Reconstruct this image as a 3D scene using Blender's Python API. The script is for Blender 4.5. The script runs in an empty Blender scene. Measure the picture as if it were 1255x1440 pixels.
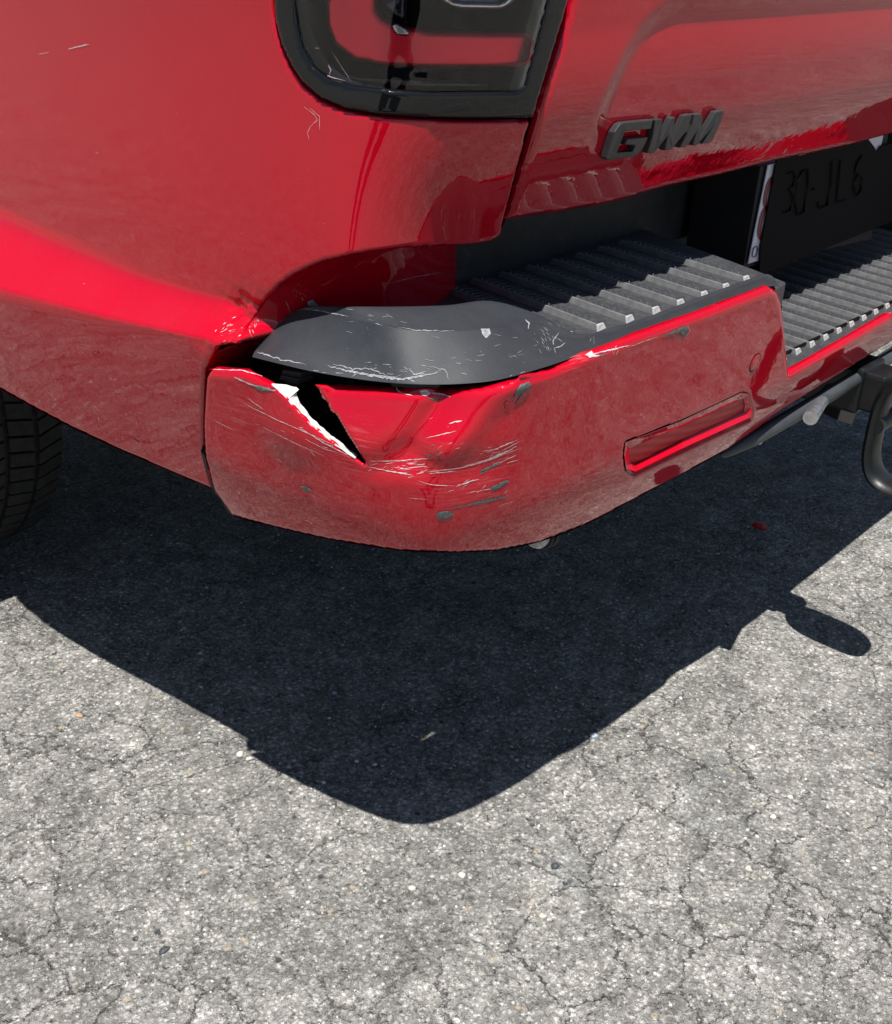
import bpy, bmesh, math, random
import numpy as np
from mathutils import Vector, Matrix
from mathutils.bvhtree import BVHTree
R_ = math.radians
random.seed(7); rng = np.random.default_rng(7)
sc = bpy.context.scene
C = sc.collection

# ------------------------------------------------------------------ camera
CP = np.array([-0.682, -0.637, 1.133]); YAW, PIT, ROLL, FOC = R_(41.25), R_(27.98), R_(2.25), 1606.0
_f = np.array([math.cos(YAW) * math.cos(PIT), math.sin(YAW) * math.cos(PIT), -math.sin(PIT)])
_r = np.cross(_f, [0, 0, 1.]); _r /= np.linalg.norm(_r); _u = np.cross(_r, _f)
CR = math.cos(ROLL) * _r + math.sin(ROLL) * _u
CU = -math.sin(ROLL) * _r + math.cos(ROLL) * _u
CF = _f
cam = bpy.data.cameras.new('camera'); camo = bpy.data.objects.new('camera', cam); C.objects.link(camo)
M = Matrix.Identity(4)
for i in range(3):
    M[i][0] = CR[i]; M[i][1] = CU[i]; M[i][2] = -CF[i]; M[i][3] = CP[i]
camo.matrix_world = M
cam.sensor_fit = 'HORIZONTAL'; cam.sensor_width = 36; cam.lens = 36 * FOC / 1255.0
cam.clip_start = 0.02; cam.clip_end = 900
sc.camera = camo

# ------------------------------------------------------------------ sky and sun
SUNV = Vector((-0.24, -0.235, 1.0)).normalized()
w = bpy.data.worlds.new('World'); sc.world = w; w.use_nodes = True
nt = w.node_tree; nt.nodes.clear()
sky = nt.nodes.new('ShaderNodeTexSky'); sky.sky_type = 'NISHITA'; sky.sun_disc = False
sky.sun_elevation = math.asin(SUNV.z); sky.sun_rotation = math.atan2(SUNV.x, SUNV.y)
sky.air_density = 1.0; sky.dust_density = 0.6; sky.ozone_density = 1.2
bg = nt.nodes.new('ShaderNodeBackground'); bg.inputs[1].default_value = 0.05
ow = nt.nodes.new('ShaderNodeOutputWorld')
nt.links.new(sky.outputs[0], bg.inputs[0]); nt.links.new(bg.outputs[0], ow.inputs[0])
sl = bpy.data.lights.new('sun', 'SUN'); sl.energy = 5.0; sl.angle = R_(0.5); sl.color = (1.0, 0.965, 0.92)
so = bpy.data.objects.new('sun', sl); C.objects.link(so)
so.rotation_euler = SUNV.to_track_quat('Z', 'Y').to_euler()
sc.view_settings.view_transform = 'Standard'; sc.view_settings.look = 'None'
sc.view_settings.exposure = 0.62; sc.view_settings.gamma = 1.0
sc.view_settings.use_curve_mapping = False
sc.cycles.max_bounces = 8; sc.cycles.caustics_reflective = False; sc.cycles.caustics_refractive = False
sc.render.film_transparent = False

# ------------------------------------------------------------------ picture <-> place
def ray(px, py):
    d = CF + CR * (px - 627.5) / FOC - CU * (py - 720) / FOC
    return d
def U(px, py, ax, v):
    d = ray(px, py); k = 'xyz'.index(ax); return CP + d * ((v - CP[k]) / d[k])
def PJ(P):
    D = np.asarray(P, float) - CP; z = D @ CF
    return np.stack([627.5 + FOC * (D @ CR) / z, 720 - FOC * (D @ CU) / z], -1)
def smooth(t):
    t = np.clip(t, 0, 1); return t * t * (3 - 2 * t)
def catmull(P, n=8, closed=False):
    P = np.asarray(P, float); out = []
    m = len(P)
    for i in range(m if closed else m - 1):
        if closed: p0, p1, p2, p3 = P[i - 1], P[i], P[(i + 1) % m], P[(i + 2) % m]
        else: p0, p1, p2, p3 = P[max(i - 1, 0)], P[i], P[i + 1], P[min(i + 2, m - 1)]
        for k in range(n):
            t = k / n
            out.append(.5 * ((2 * p1) + (-p0 + p2) * t + (2 * p0 - 5 * p1 + 4 * p2 - p3) * t * t + (-p0 + 3 * p1 - 3 * p2 + p3) * t ** 3))
    if not closed: out.append(P[-1])
    return np.array(out)

# ------------------------------------------------------------------ materials
def new_mat(name):
    m = bpy.data.materials.new(name); m.use_nodes = True
    n = m.node_tree; b = n.nodes['Principled BSDF']; return m, n, b
def N(n, t, **k):
    x = n.nodes.new(t)
    for a, v in k.items(): setattr(x, a, v)
    return x
def coords(n, scale=(1, 1, 1)):
    tc = N(n, 'ShaderNodeTexCoord'); mp = N(n, 'ShaderNodeMapping')
    mp.inputs['Scale'].default_value = scale
    n.links.new(tc.outputs['Object'], mp.inputs[0]); return mp.outputs[0]
def noise(n, vec, scale, detail=4, rough=.55, dist=0):
    x = N(n, 'ShaderNodeTexNoise'); x.inputs['Scale'].default_value = scale; x.inputs['Detail'].default_value = detail
    x.inputs['Roughness'].default_value = rough; x.inputs['Distortion'].default_value = dist
    n.links.new(vec, x.inputs['Vector']); return x
def ramp(n, src, stops):
    x = N(n, 'ShaderNodeValToRGB'); e = x.color_ramp.elements
    while len(e) < len(stops): e.new(.5)
    for k, (p, c) in enumerate(stops):
        e[k].position = p; e[k].color = (*c, 1) if len(c) == 3 else c
    n.links.new(src, x.inputs[0]); return x.outputs[0]
def g(v): return (v, v, v)
def mix(n, fac, a, b, mode='MIX'):
    x = N(n, 'ShaderNodeMix'); x.data_type = 'RGBA'; x.blend_type = mode
    for s, v in ((0, fac), (6, a), (7, b)):
        if isinstance(v, (int, float)): x.inputs[s].default_value = v
        elif isinstance(v, tuple): x.inputs[s].default_value = (*v, 1)
        else: n.links.new(v, x.inputs[s])
    return x.outputs[2]
def math_(n, op, a, b=None, c=None):
    x = N(n, 'ShaderNodeMath', operation=op)
    for s, v in ((0, a), (1, b), (2, c)):
        if v is None: continue
        if isinstance(v, (int, float)): x.inputs[s].default_value = v
        else: n.links.new(v, x.inputs[s])
    return x.outputs[0]
def bump(n, h, strength, dist, prev=None):
    x = N(n, 'ShaderNodeBump'); x.inputs['Strength'].default_value = strength; x.inputs['Distance'].default_value = dist
    n.links.new(h, x.inputs['Height'])
    if prev is not None: n.links.new(prev, x.inputs['Normal'])
    return x.outputs[0]
def simple(name, col, rough=.5, metal=0, coat=0, bscale=0, bstr=.2, bdist=.001, var=.0, vscale=30, spec=.5, dust=0):
    m, n, b = new_mat(name)
    v = coords(n)
    if var > 0:
        q = noise(n, v, vscale, 6, .65).outputs[0]
        c = mix(n, ramp(n, q, [(.3, g(0)), (.7, g(1))]), tuple(x * (1 - var) for x in col), tuple(min(1, x * (1 + var)) for x in col))
        if dust:
            q2 = noise(n, v, vscale * 5, 8, .75).outputs[0]
            c = mix(n, ramp(n, q2, [(.52, g(0)), (.78, g(dust))]), c, (.32, .31, .29))
        n.links.new(c, b.inputs['Base Color'])
        rr = N(n, 'ShaderNodeMapRange'); rr.inputs[3].default_value = rough * .85; rr.inputs[4].default_value = min(1, rough * 1.2)
        n.links.new(q, rr.inputs[0]); n.links.new(rr.outputs[0], b.inputs['Roughness'])
    else:
        b.inputs['Base Color'].default_value = (*col, 1); b.inputs['Roughness'].default_value = rough
    b.inputs['Metallic'].default_value = metal; b.inputs['Coat Weight'].default_value = coat
    b.inputs['Coat Roughness'].default_value = .04; b.inputs['Specular IOR Level'].default_value = spec
    if bscale:
        h = noise(n, v, bscale, 3, .6).outputs[0]
        n.links.new(bump(n, h, bstr, bdist), b.inputs['Normal'])
    return m

def paint():
    m, n, b = new_mat('candy_red_car_paint')
    v = coords(n)
    fl = N(n, 'ShaderNodeTexVoronoi'); fl.inputs['Scale'].default_value = 2600; n.links.new(v, fl.inputs['Vector'])
    base = mix(n, ramp(n, fl.outputs['Color'], [(.25, g(0)), (.9, g(1))]), (.39, .0006, .010), (.53, .0013, .018))
    # road dust, thin and patchy
    q = noise(n, v, 9, 8, .7).outputs[0]; q2 = noise(n, v, 700, 3, .8).outputs[0]
    d = math_(n, 'MULTIPLY', ramp(n, q, [(.45, g(0)), (.8, g(.04))]), ramp(n, q2, [(.5, g(.2)), (.75, g(1))]))
    base = mix(n, d, base, (.45, .40, .36))
    SCR = [((.085, .035, .640), .050), ((.125, -.005, .640), .045), ((.035, .105, .655), .04), ((.0, .24, .655), .05), ((.205, -.02, .735), .03)]
    tot = None
    for c_, r_ in SCR:
        vd = N(n, 'ShaderNodeVectorMath', operation='DISTANCE'); n.links.new(v, vd.inputs[0]); vd.inputs[1].default_value = c_
        k_ = ramp(n, math_(n, 'DIVIDE', vd.outputs['Value'], r_), [(0, g(1)), (1, g(0))])
        tot = k_ if tot is None else math_(n, 'MAXIMUM', tot, k_)
    mp = N(n, 'ShaderNodeMapping'); mp.inputs['Scale'].default_value = (22, 22, 330); mp.inputs['Rotation'].default_value = (0, .22, 0); n.links.new(v, mp.inputs[0])
    sn = noise(n, mp.outputs[0], 1.0, 6, .75).outputs[0]
    wear = math_(n, 'MULTIPLY', tot, ramp(n, sn, [(.50, g(0)), (.62, g(1))]))
    base = mix(n, math_(n, 'MULTIPLY', wear, .38), base, (.62, .30, .30))
    dull = math_(n, 'SUBTRACT', 1.0, math_(n, 'MULTIPLY', tot, ramp(n, sn, [(.38, g(.0)), (.6, g(.9))])))
    n.links.new(dull, b.inputs['Coat Weight'])
    n.links.new(base, b.inputs['Base Color'])
    b.inputs['Metallic'].default_value = .08; b.inputs['Roughness'].default_value = .45; b.inputs['Specular IOR Level'].default_value = .0
    b.inputs['Coat IOR'].default_value = 1.62
    b.inputs['Coat Roughness'].default_value = .006
    o1 = noise(n, v, 230, 2, .5).outputs[0]; o2 = noise(n, v, 45, 3, .5).outputs[0]
    nb = bump(n, o1, .05, .0002); nb = bump(n, o2, .28, .0005, nb)
    n.links.new(nb, b.inputs['Coat Normal'])
    n.links.new(bump(n, fl.outputs['Distance'], .25, .0004), b.inputs['Normal'])
    return m
PAINT = paint()
def textured_plastic():
    m, n, b = new_mat('textured_black_plastic')
    v = coords(n)
    q = noise(n, v, 22, 8, .7).outputs[0]; q2 = noise(n, v, 900, 3, .7).outputs[0]
    c = mix(n, ramp(n, q, [(.35, g(0)), (.75, g(1))]), (.018, .021, .026), (.030, .033, .039))
    c = mix(n, ramp(n, q2, [(.62, g(0)), (.75, g(.3))]), c, (.15, .15, .15))
    n.links.new(c, b.inputs['Base Color'])
    b.inputs['Roughness'].default_value = .60; b.inputs['Specular IOR Level'].default_value = .4
    vo = N(n, 'ShaderNodeTexVoronoi'); vo.inputs['Scale'].default_value = 1100; n.links.new(v, vo.inputs['Vector'])
    nb = bump(n, vo.outputs['Distance'], .16, .0004); nb = bump(n, q, .2, .003, nb)
    n.links.new(nb, b.inputs['Normal']); return m
PLAST = textured_plastic()
STEPM = simple('ribbed_step_plastic', (.036, .038, .042), .5, 0, 0, 900, .35, .0006, .25, 40, .4, .25)
RAILM = simple('rail_sheen_plastic', (.13, .132, .136), .4, 0, 0, 900, .3, .0004, .3, 60, .5)  # lighter colour paints the sheen of sun and sky on the rails
RAILE = simple('rail_end_glint', (.42, .42, .42), .4, 0, 0, 900, .3, .0004, .3, 60, .5)  # paler still: sun glint painted on the pad ends
DARK = simple('flat_black_plastic', (.012, .012, .014), .6, 0, 0, 300, .2, .001, .3, 20, .3)
WALLM = simple('dusty_black_plastic', (.022, .023, .026), .55, 0, 0, 600, .3, .0006, .4, 8, .4, .12)
COVER = simple('matt_black_film', (.0045, .0045, .005), .75, 0, 0, 0, spec=.12)
COVERG = simple('black_film_letter', (.0065, .0065, .007), .6, 0, 0, 0, spec=.2)
GLOSSB = simple('gloss_black_bezel', (.005, .0055, .006), .3, 0, 1, 60, .08, .0006, .2, 10, spec=0)
VOID = simple('black_void', (.003, .003, .003), .9, 0, 0, 0, spec=.1)
BADGE = simple('satin_black_badge', (.035, .036, .038), .38, .0, 0, 1200, .2, .0003, .2, 50)
WHITEP = simple('bare_white_plastic', (.62, .61, .58), .6, 0, 0, 300, .3, .0008, .2, 120)
SCRW = simple('scratched_white_edge', (.60, .44, .44), .5, 0, 0, 900, .5, .0008, .3, 300)
SCRG = simple('scraped_grey_primer', (.10, .115, .11), .6, 0, 0, 900, .6, .0008, .5, 250)
SCRP = simple('scuff_and_highlight_plastic', (.24, .25, .26), .7, 0, 0, 900, .6, .001, .5, 300)
REDD = simple('scuffed_red', (.40, .02, .03), .5, .2, 0, 500, .5, .001, .4, 200)
TUBE = simple('satin_grey_valance', (.05, .055, .06), .42, .2, 0, 500, .2, .0005, .25, 30)
STEEL = simple('zinc_steel', (.52, .53, .54), .35, .9, 0, 300, .3, .0008, .3, 80)
HBLACK = simple('black_painted_steel', (.008, .009, .010), .38, 0, .0, 250, .3, .0006, .4, 30, .35)
RUB = simple('tyre_rubber', (.020, .020, .021), .75, 0, 0, 400, .5, .0008, .5, 60, .3)
PLATEW = simple('plate_white', (.62, .66, .74), .35, 0, .3, 0)
PLATER = simple('plate_maroon', (.16, .012, .015), .4)
PLATEB = simple('plate_blue_print', (.03, .07, .16), .4)
GREYIN = simple('lamp_grey_bowl', (.20, .21, .21), .3, .6, .5, 20, .3, .004, .3, 12)
LENSW = simple('lamp_white_rim', (.95, .95, .90), .25, .85, .4)
LENSB = simple('lamp_blue_chrome', (.10, .14, .30), .12, .9, .5, 40, .5, .004)
RIVET = simple('chrome_edge', (.6, .6, .62), .2, 1)

def red_guide():
    m, n, b = new_mat('red_light_guide')
    b.inputs['Base Color'].default_value = (.85, .02, .05, 1); b.inputs['Roughness'].default_value = .3
    b.inputs['Coat Weight'].default_value = .3; b.inputs['Metallic'].default_value = .75; b.inputs['Subsurface Weight'].default_value = .25
    b.inputs['Subsurface Radius'].default_value = (.01, .001, .001); b.inputs['Subsurface Scale'].default_value = .3
    return m
GUIDE = red_guide()
def lens_glass():
    m, n, b = new_mat('clear_lamp_cover')
    n.nodes.remove(b)
    tr = N(n, 'ShaderNodeBsdfTransparent'); tr.inputs[0].default_value = (.93, .94, .94, 1)
    gl = N(n, 'ShaderNodeBsdfGlossy'); gl.inputs['Roughness'].default_value = .02
    fr = N(n, 'ShaderNodeFresnel'); fr.inputs[0].default_value = 1.62
    ms = N(n, 'ShaderNodeMixShader'); out = n.nodes['Material Output']
    v = coords(n); h = noise(n, v, 30, 2, .5).outputs[0]; nb = bump(n, h, .15, .0008)
    n.links.new(nb, gl.inputs['Normal']); n.links.new(nb, fr.inputs['Normal'])
    n.links.new(fr.outputs[0], ms.inputs[0]); n.links.new(tr.outputs[0], ms.inputs[1]); n.links.new(gl.outputs[0], ms.inputs[2])
    n.links.new(ms.outputs[0], out.inputs[0]); return m
GLASS = lens_glass()
def reflector():
    m, n, b = new_mat('red_honeycomb_reflector')
    v = coords(n)
    vo = N(n, 'ShaderNodeTexVoronoi'); vo.inputs['Scale'].default_value = 420; vo.inputs['Randomness'].default_value = .12
    n.links.new(v, vo.inputs['Vector'])
    c = mix(n, ramp(n, vo.outputs['Distance'], [(.1, g(1)), (.5, g(0))]), (.30, .012, .016), (.95, .12, .12))
    n.links.new(c, b.inputs['Base Color']); b.inputs['Roughness'].default_value = .35; b.inputs['Metallic'].default_value = .35; b.inputs['Coat Weight'].default_value = .15
    n.links.new(bump(n, vo.outputs['Distance'], .8, .002), b.inputs['Normal']); return m
REFL = reflector()

def asphalt():
    m, n, b = new_mat('weathered_asphalt')
    v = coords(n)
    def vor(scale, feat='F1', rnd=1.0, vec=v):
        x = N(n, 'ShaderNodeTexVoronoi', feature=feat); x.inputs['Scale'].default_value = scale
        x.inputs['Randomness'].default_value = rnd; n.links.new(vec, x.inputs['Vector']); return x
    warp = noise(n, v, 60, 3, .6)
    wv = N(n, 'ShaderNodeVectorMath', operation='MULTIPLY_ADD'); wv.inputs[1].default_value = (.006,) * 3
    n.links.new(warp.outputs[1], wv.inputs[0]); n.links.new(v, wv.inputs[2]); wv = wv.outputs[0]
    st = vor(135, vec=wv); fine = vor(330, vec=wv); tiny = noise(n, v, 700, 5, .8)
    cell = N(n, 'ShaderNodeSeparateColor'); n.links.new(st.outputs['Color'], cell.inputs[0])
    cell2 = N(n, 'ShaderNodeSeparateColor'); n.links.new(fine.outputs['Color'], cell2.inputs[0])
    base = ramp(n, cell.outputs[0], [(0, (.10, .10, .10)), (.3, (.22, .218, .21)), (.7, (.31, .305, .295)), (.93, (.38, .375, .36)), (1, (.50, .49, .47))])
    f2 = ramp(n, cell2.outputs[1], [(0, (.08, .08, .08)), (.25, (.21, .208, .205)), (.75, (.31, .305, .295)), (1, (.60, .59, .56))])
    base = mix(n, .55, base, f2)
    # matrix between the stones
    gap = ramp(n, st.outputs['Distance'], [(.38, g(0)), (.56, g(.75))])
    base = mix(n, gap, base, (.155, .150, .143))
    pit = ramp(n, noise(n, wv, 150, 3, .6).outputs[0], [(.31, g(.35)), (.40, g(1))])
    base = mix(n, 1.0, base, pit, 'MULTIPLY')
    mac = ramp(n, noise(n, v, 13, 4, .6, .6).outputs[0], [(.36, g(.80)), (.64, g(1.16))])
    base = mix(n, 1.0, base, mac, 'MULTIPLY')
    sp = ramp(n, tiny.outputs[0], [(.36, g(.35)), (.5, g(1)), (.64, g(1.5))])
    md = ramp(n, noise(n, wv, 75, 4, .7).outputs[0], [(.36, g(.74)), (.5, g(1.0)), (.62, g(1.2))])
    base = mix(n, 1.0, base, md, 'MULTIPLY')
    md2 = ramp(n, noise(n, v, 24, 5, .7).outputs[0], [(.33, g(.70)), (.67, g(1.25))])
    base = mix(n, 1.0, base, md2, 'MULTIPLY')
    base = mix(n, 1.0, base, sp, 'MULTIPLY')
    big = ramp(n, noise(n, v, 4, 7, .62).outputs[0], [(.30, g(.76)), (.5, g(1.07)), (.70, g(1.28))])
    base = mix(n, 1.0, base, big, 'MULTIPLY')
    # tinted pebbles, warm and bluish
    tint = vor(40, vec=wv); tc_ = N(n, 'ShaderNodeSeparateColor'); n.links.new(tint.outputs['Color'], tc_.inputs[0])
    near = ramp(n, tint.outputs['Distance'], [(.12, g(1)), (.22, g(0))])
    base = mix(n, math_(n, 'MULTIPLY', near, math_(n, 'GREATER_THAN', tc_.outputs[0], .90)), base, (.045, .05, .055))
    base = mix(n, math_(n, 'MULTIPLY', near, math_(n, 'GREATER_THAN', tc_.outputs[1], .95)), base, (.60, .57, .50))
    base = mix(n, math_(n, 'MULTIPLY', near, math_(n, 'LESS_THAN', tc_.outputs[2], .035)), base, (.34, .28, .21))
    rust = ramp(n, noise(n, v, 7, 5, .6).outputs[0], [(.66, g(0)), (.76, g(.28))])
    base = mix(n, rust, base, (.33, .24, .16))
    blue = ramp(n, noise(n, v, 5.3, 5, .6, .4).outputs[0], [(.60, g(0)), (.72, g(.25))])
    base = mix(n, blue, base, (.24, .27, .29))
    base = mix(n, 1.0, base, (1.0, .995, .955), 'MULTIPLY')
    # fine cracks
    cw = noise(n, v, 9, 6, .65)
    cv = N(n, 'ShaderNodeVectorMath', operation='MULTIPLY_ADD'); cv.inputs[1].default_value = (.12,) * 3
    n.links.new(cw.outputs[1], cv.inputs[0]); n.links.new(v, cv.inputs[2])
    ce = vor(9, 'DISTANCE_TO_EDGE', vec=cv.outputs[0])
    msk = ramp(n, noise(n, v, 2.6, 3, .5).outputs[0], [(.36, g(0)), (.56, g(1))])
    crack = math_(n, 'MULTIPLY', ramp(n, ce.outputs['Distance'], [(.0, g(1)), (.010, g(.7)), (.024, g(0))]), msk)
    ne = ramp(n, noise(n, v, 90, 3, .6).outputs[0], [(.35, g(0)), (.55, g(1))])
    crack = math_(n, 'MULTIPLY', crack, ne)
    base = mix(n, math_(n, 'MULTIPLY', crack, .92), base, (.055, .052, .05))
    n.links.new(base, b.inputs['Base Color'])
    b.inputs['Roughness'].default_value = .82; b.inputs['Specular IOR Level'].default_value = .3
    h1 = ramp(n, st.outputs['Distance'], [(0, g(1)), (.7, g(0))]); h2 = ramp(n, fine.outputs['Distance'], [(0, g(1)), (.7, g(0))])
    nb = bump(n, h1, .7, .0035); nb = bump(n, h2, .6, .0018, nb); nb = bump(n, tiny.outputs[0], .6, .0016, nb)
    nb = bump(n, math_(n, 'MULTIPLY', crack, -1), .7, .006, nb)
    n.links.new(nb, b.inputs['Normal']); return m
ASPH = asphalt()

# ------------------------------------------------------------------ object helpers
def link(o, parent=None):
    C.objects.link(o)
    if parent is not None: o.parent = parent
    return o
def mesh_obj(name, V, F, mat, parent=None, smooth_=True, solid=0, offset=-1, bevel=0, auto=None):
    me = bpy.data.meshes.new(name)
    me.from_pydata([tuple(map(float, p)) for p in V], [], [tuple(map(int, f)) for f in F])
    me.update(); me.materials.append(mat)
    if smooth_: me.shade_smooth()
    o = link(bpy.data.objects.new(name, me), parent)
    if auto: me.set_sharp_from_angle(angle=R_(auto))
    if bevel:
        md = o.modifiers.new('bevel', 'BEVEL'); md.width = bevel; md.segments = 2; md.limit_method = 'ANGLE'; md.angle_limit = R_(35)
    if solid:
        md = o.modifiers.new('thick', 'SOLIDIFY'); md.thickness = solid; md.offset = offset
    return o
def tag(o, label=None, cat=None, group=None, kind=None):
    if label: o['label'] = label
    if cat: o['category'] = cat
    if group: o['group'] = group
    if kind: o['kind'] = kind
    return o
def box(name, a, b, mat, parent=None, bevel=.003):
    a = np.minimum(a, b); b = np.maximum(a, b) if False else b
    x0, y0, z0 = a; x1, y1, z1 = b
    V = [(x0, y0, z0), (x1, y0, z0), (x1, y1, z0), (x0, y1, z0), (x0, y0, z1), (x1, y0, z1), (x1, y1, z1), (x0, y1, z1)]
    F = [(0, 3, 2, 1), (4, 5, 6, 7), (0, 1, 5, 4), (1, 2, 6, 5), (2, 3, 7, 6), (3, 0, 4, 7)]
    return mesh_obj(name, V, F, mat, parent, False, bevel=bevel)
def prism(name, top, down, mat, parent=None, bevel=0, sm=False):
    """closed solid from a ring of 3D points and a second ring moved by the vector down (or a list of points)"""
    top = np.asarray(top, float); n = len(top)
    bot = top + np.asarray(down, float)
    V = np.vstack([top, bot]); F = [tuple(range(n)), tuple(range(2 * n - 1, n - 1, -1))]
    F += [(i, i + n, (i + 1) % n + n, (i + 1) % n) for i in range(n)]
    o = mesh_obj(name, V, F, mat, parent, sm, bevel=bevel)
    bm = bmesh.new(); bm.from_mesh(o.data); bmesh.ops.recalc_face_normals(bm, faces=bm.faces); bm.to_mesh(o.data); bm.free()
    return o
def tube(name, P, rad, mat, parent=None, seg=14, flat=1.0, up=(0, 0, 1), closed=False, caps=True):
    P = np.asarray(P, float); n = len(P); rad = np.broadcast_to(rad, (n,))
    V = []; F = []
    for i in range(n):
        if closed: t = P[(i + 1) % n] - P[i - 1]
        else: t = P[min(i + 1, n - 1)] - P[max(i - 1, 0)]
        t /= np.linalg.norm(t); a = np.cross(t, up); a /= np.linalg.norm(a); b = np.cross(a, t)
        for k in range(seg):
            th = 2 * math.pi * k / seg
            V.append(P[i] + rad[i] * (math.cos(th) * a + flat * math.sin(th) * b))
    for i in range(n if closed else n - 1):
        j = (i + 1) % n
        for k in range(seg):
            F.append((i * seg + k, i * seg + (k + 1) % seg, j * seg + (k + 1) % seg, j * seg + k))
    if caps and not closed:
        F.append(tuple(range(seg - 1, -1, -1))); F.append(tuple((n - 1) * seg + k for k in range(seg)))
    o = mesh_obj(name, V, F, mat, parent, True, auto=50)
    bm = bmesh.new(); bm.from_mesh(o.data); bmesh.ops.recalc_face_normals(bm, faces=bm.faces); bm.to_mesh(o.data); bm.free()
    return o
def loft(name, rows, mat, parent=None, nu=6, nv=5, solid=0, flip=False, amp=0):
    """smooth surface through rows of control points (all rows the same length)"""
    A = np.array([catmull(r, nu) for r in rows]); B = np.array([catmull(A[:, j], nv) for j in range(A.shape[1])])
    nU, nV = B.shape[:2]; V = B.reshape(-1, 3); F = []
    if amp:
        V = V + (rng.random(V.shape) - .5) * amp
    for i in range(nU - 1):
        for j in range(nV - 1):
            q = (i * nV + j, (i + 1) * nV + j, (i + 1) * nV + j + 1, i * nV + j + 1)
            F.append(q[::-1] if flip else q)
    return mesh_obj(name, V, F, mat, parent, True, solid=solid), B

def inside(P, poly):
    x, y = P[..., 0], P[..., 1]; r = np.zeros(x.shape, bool); n = len(poly)
    for i in range(n):
        x1, y1 = poly[i]; x2, y2 = poly[(i + 1) % n]
        if y1 == y2: continue
        c = ((y1 > y) != (y2 > y)) & (x < (x2 - x1) * (y - y1) / (y2 - y1) + x1)
        r ^= c
    return r
def near_poly(P, polys):
    best = np.full(len(P), 1e9); bp = P.copy()
    for poly in polys:
        n = len(poly)
        for i in range(n):
            a = poly[i]; d = poly[(i + 1) % n] - a; L = d @ d
            if L < 1e-14: continue
            t = np.clip(((P - a) @ d) / L, 0, 1); q = a + t[:, None] * d
            e = np.hypot(*(P - q).T); k = e < best
            best[k] = e[k]; bp[k] = q[k]
    return best, bp

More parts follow.
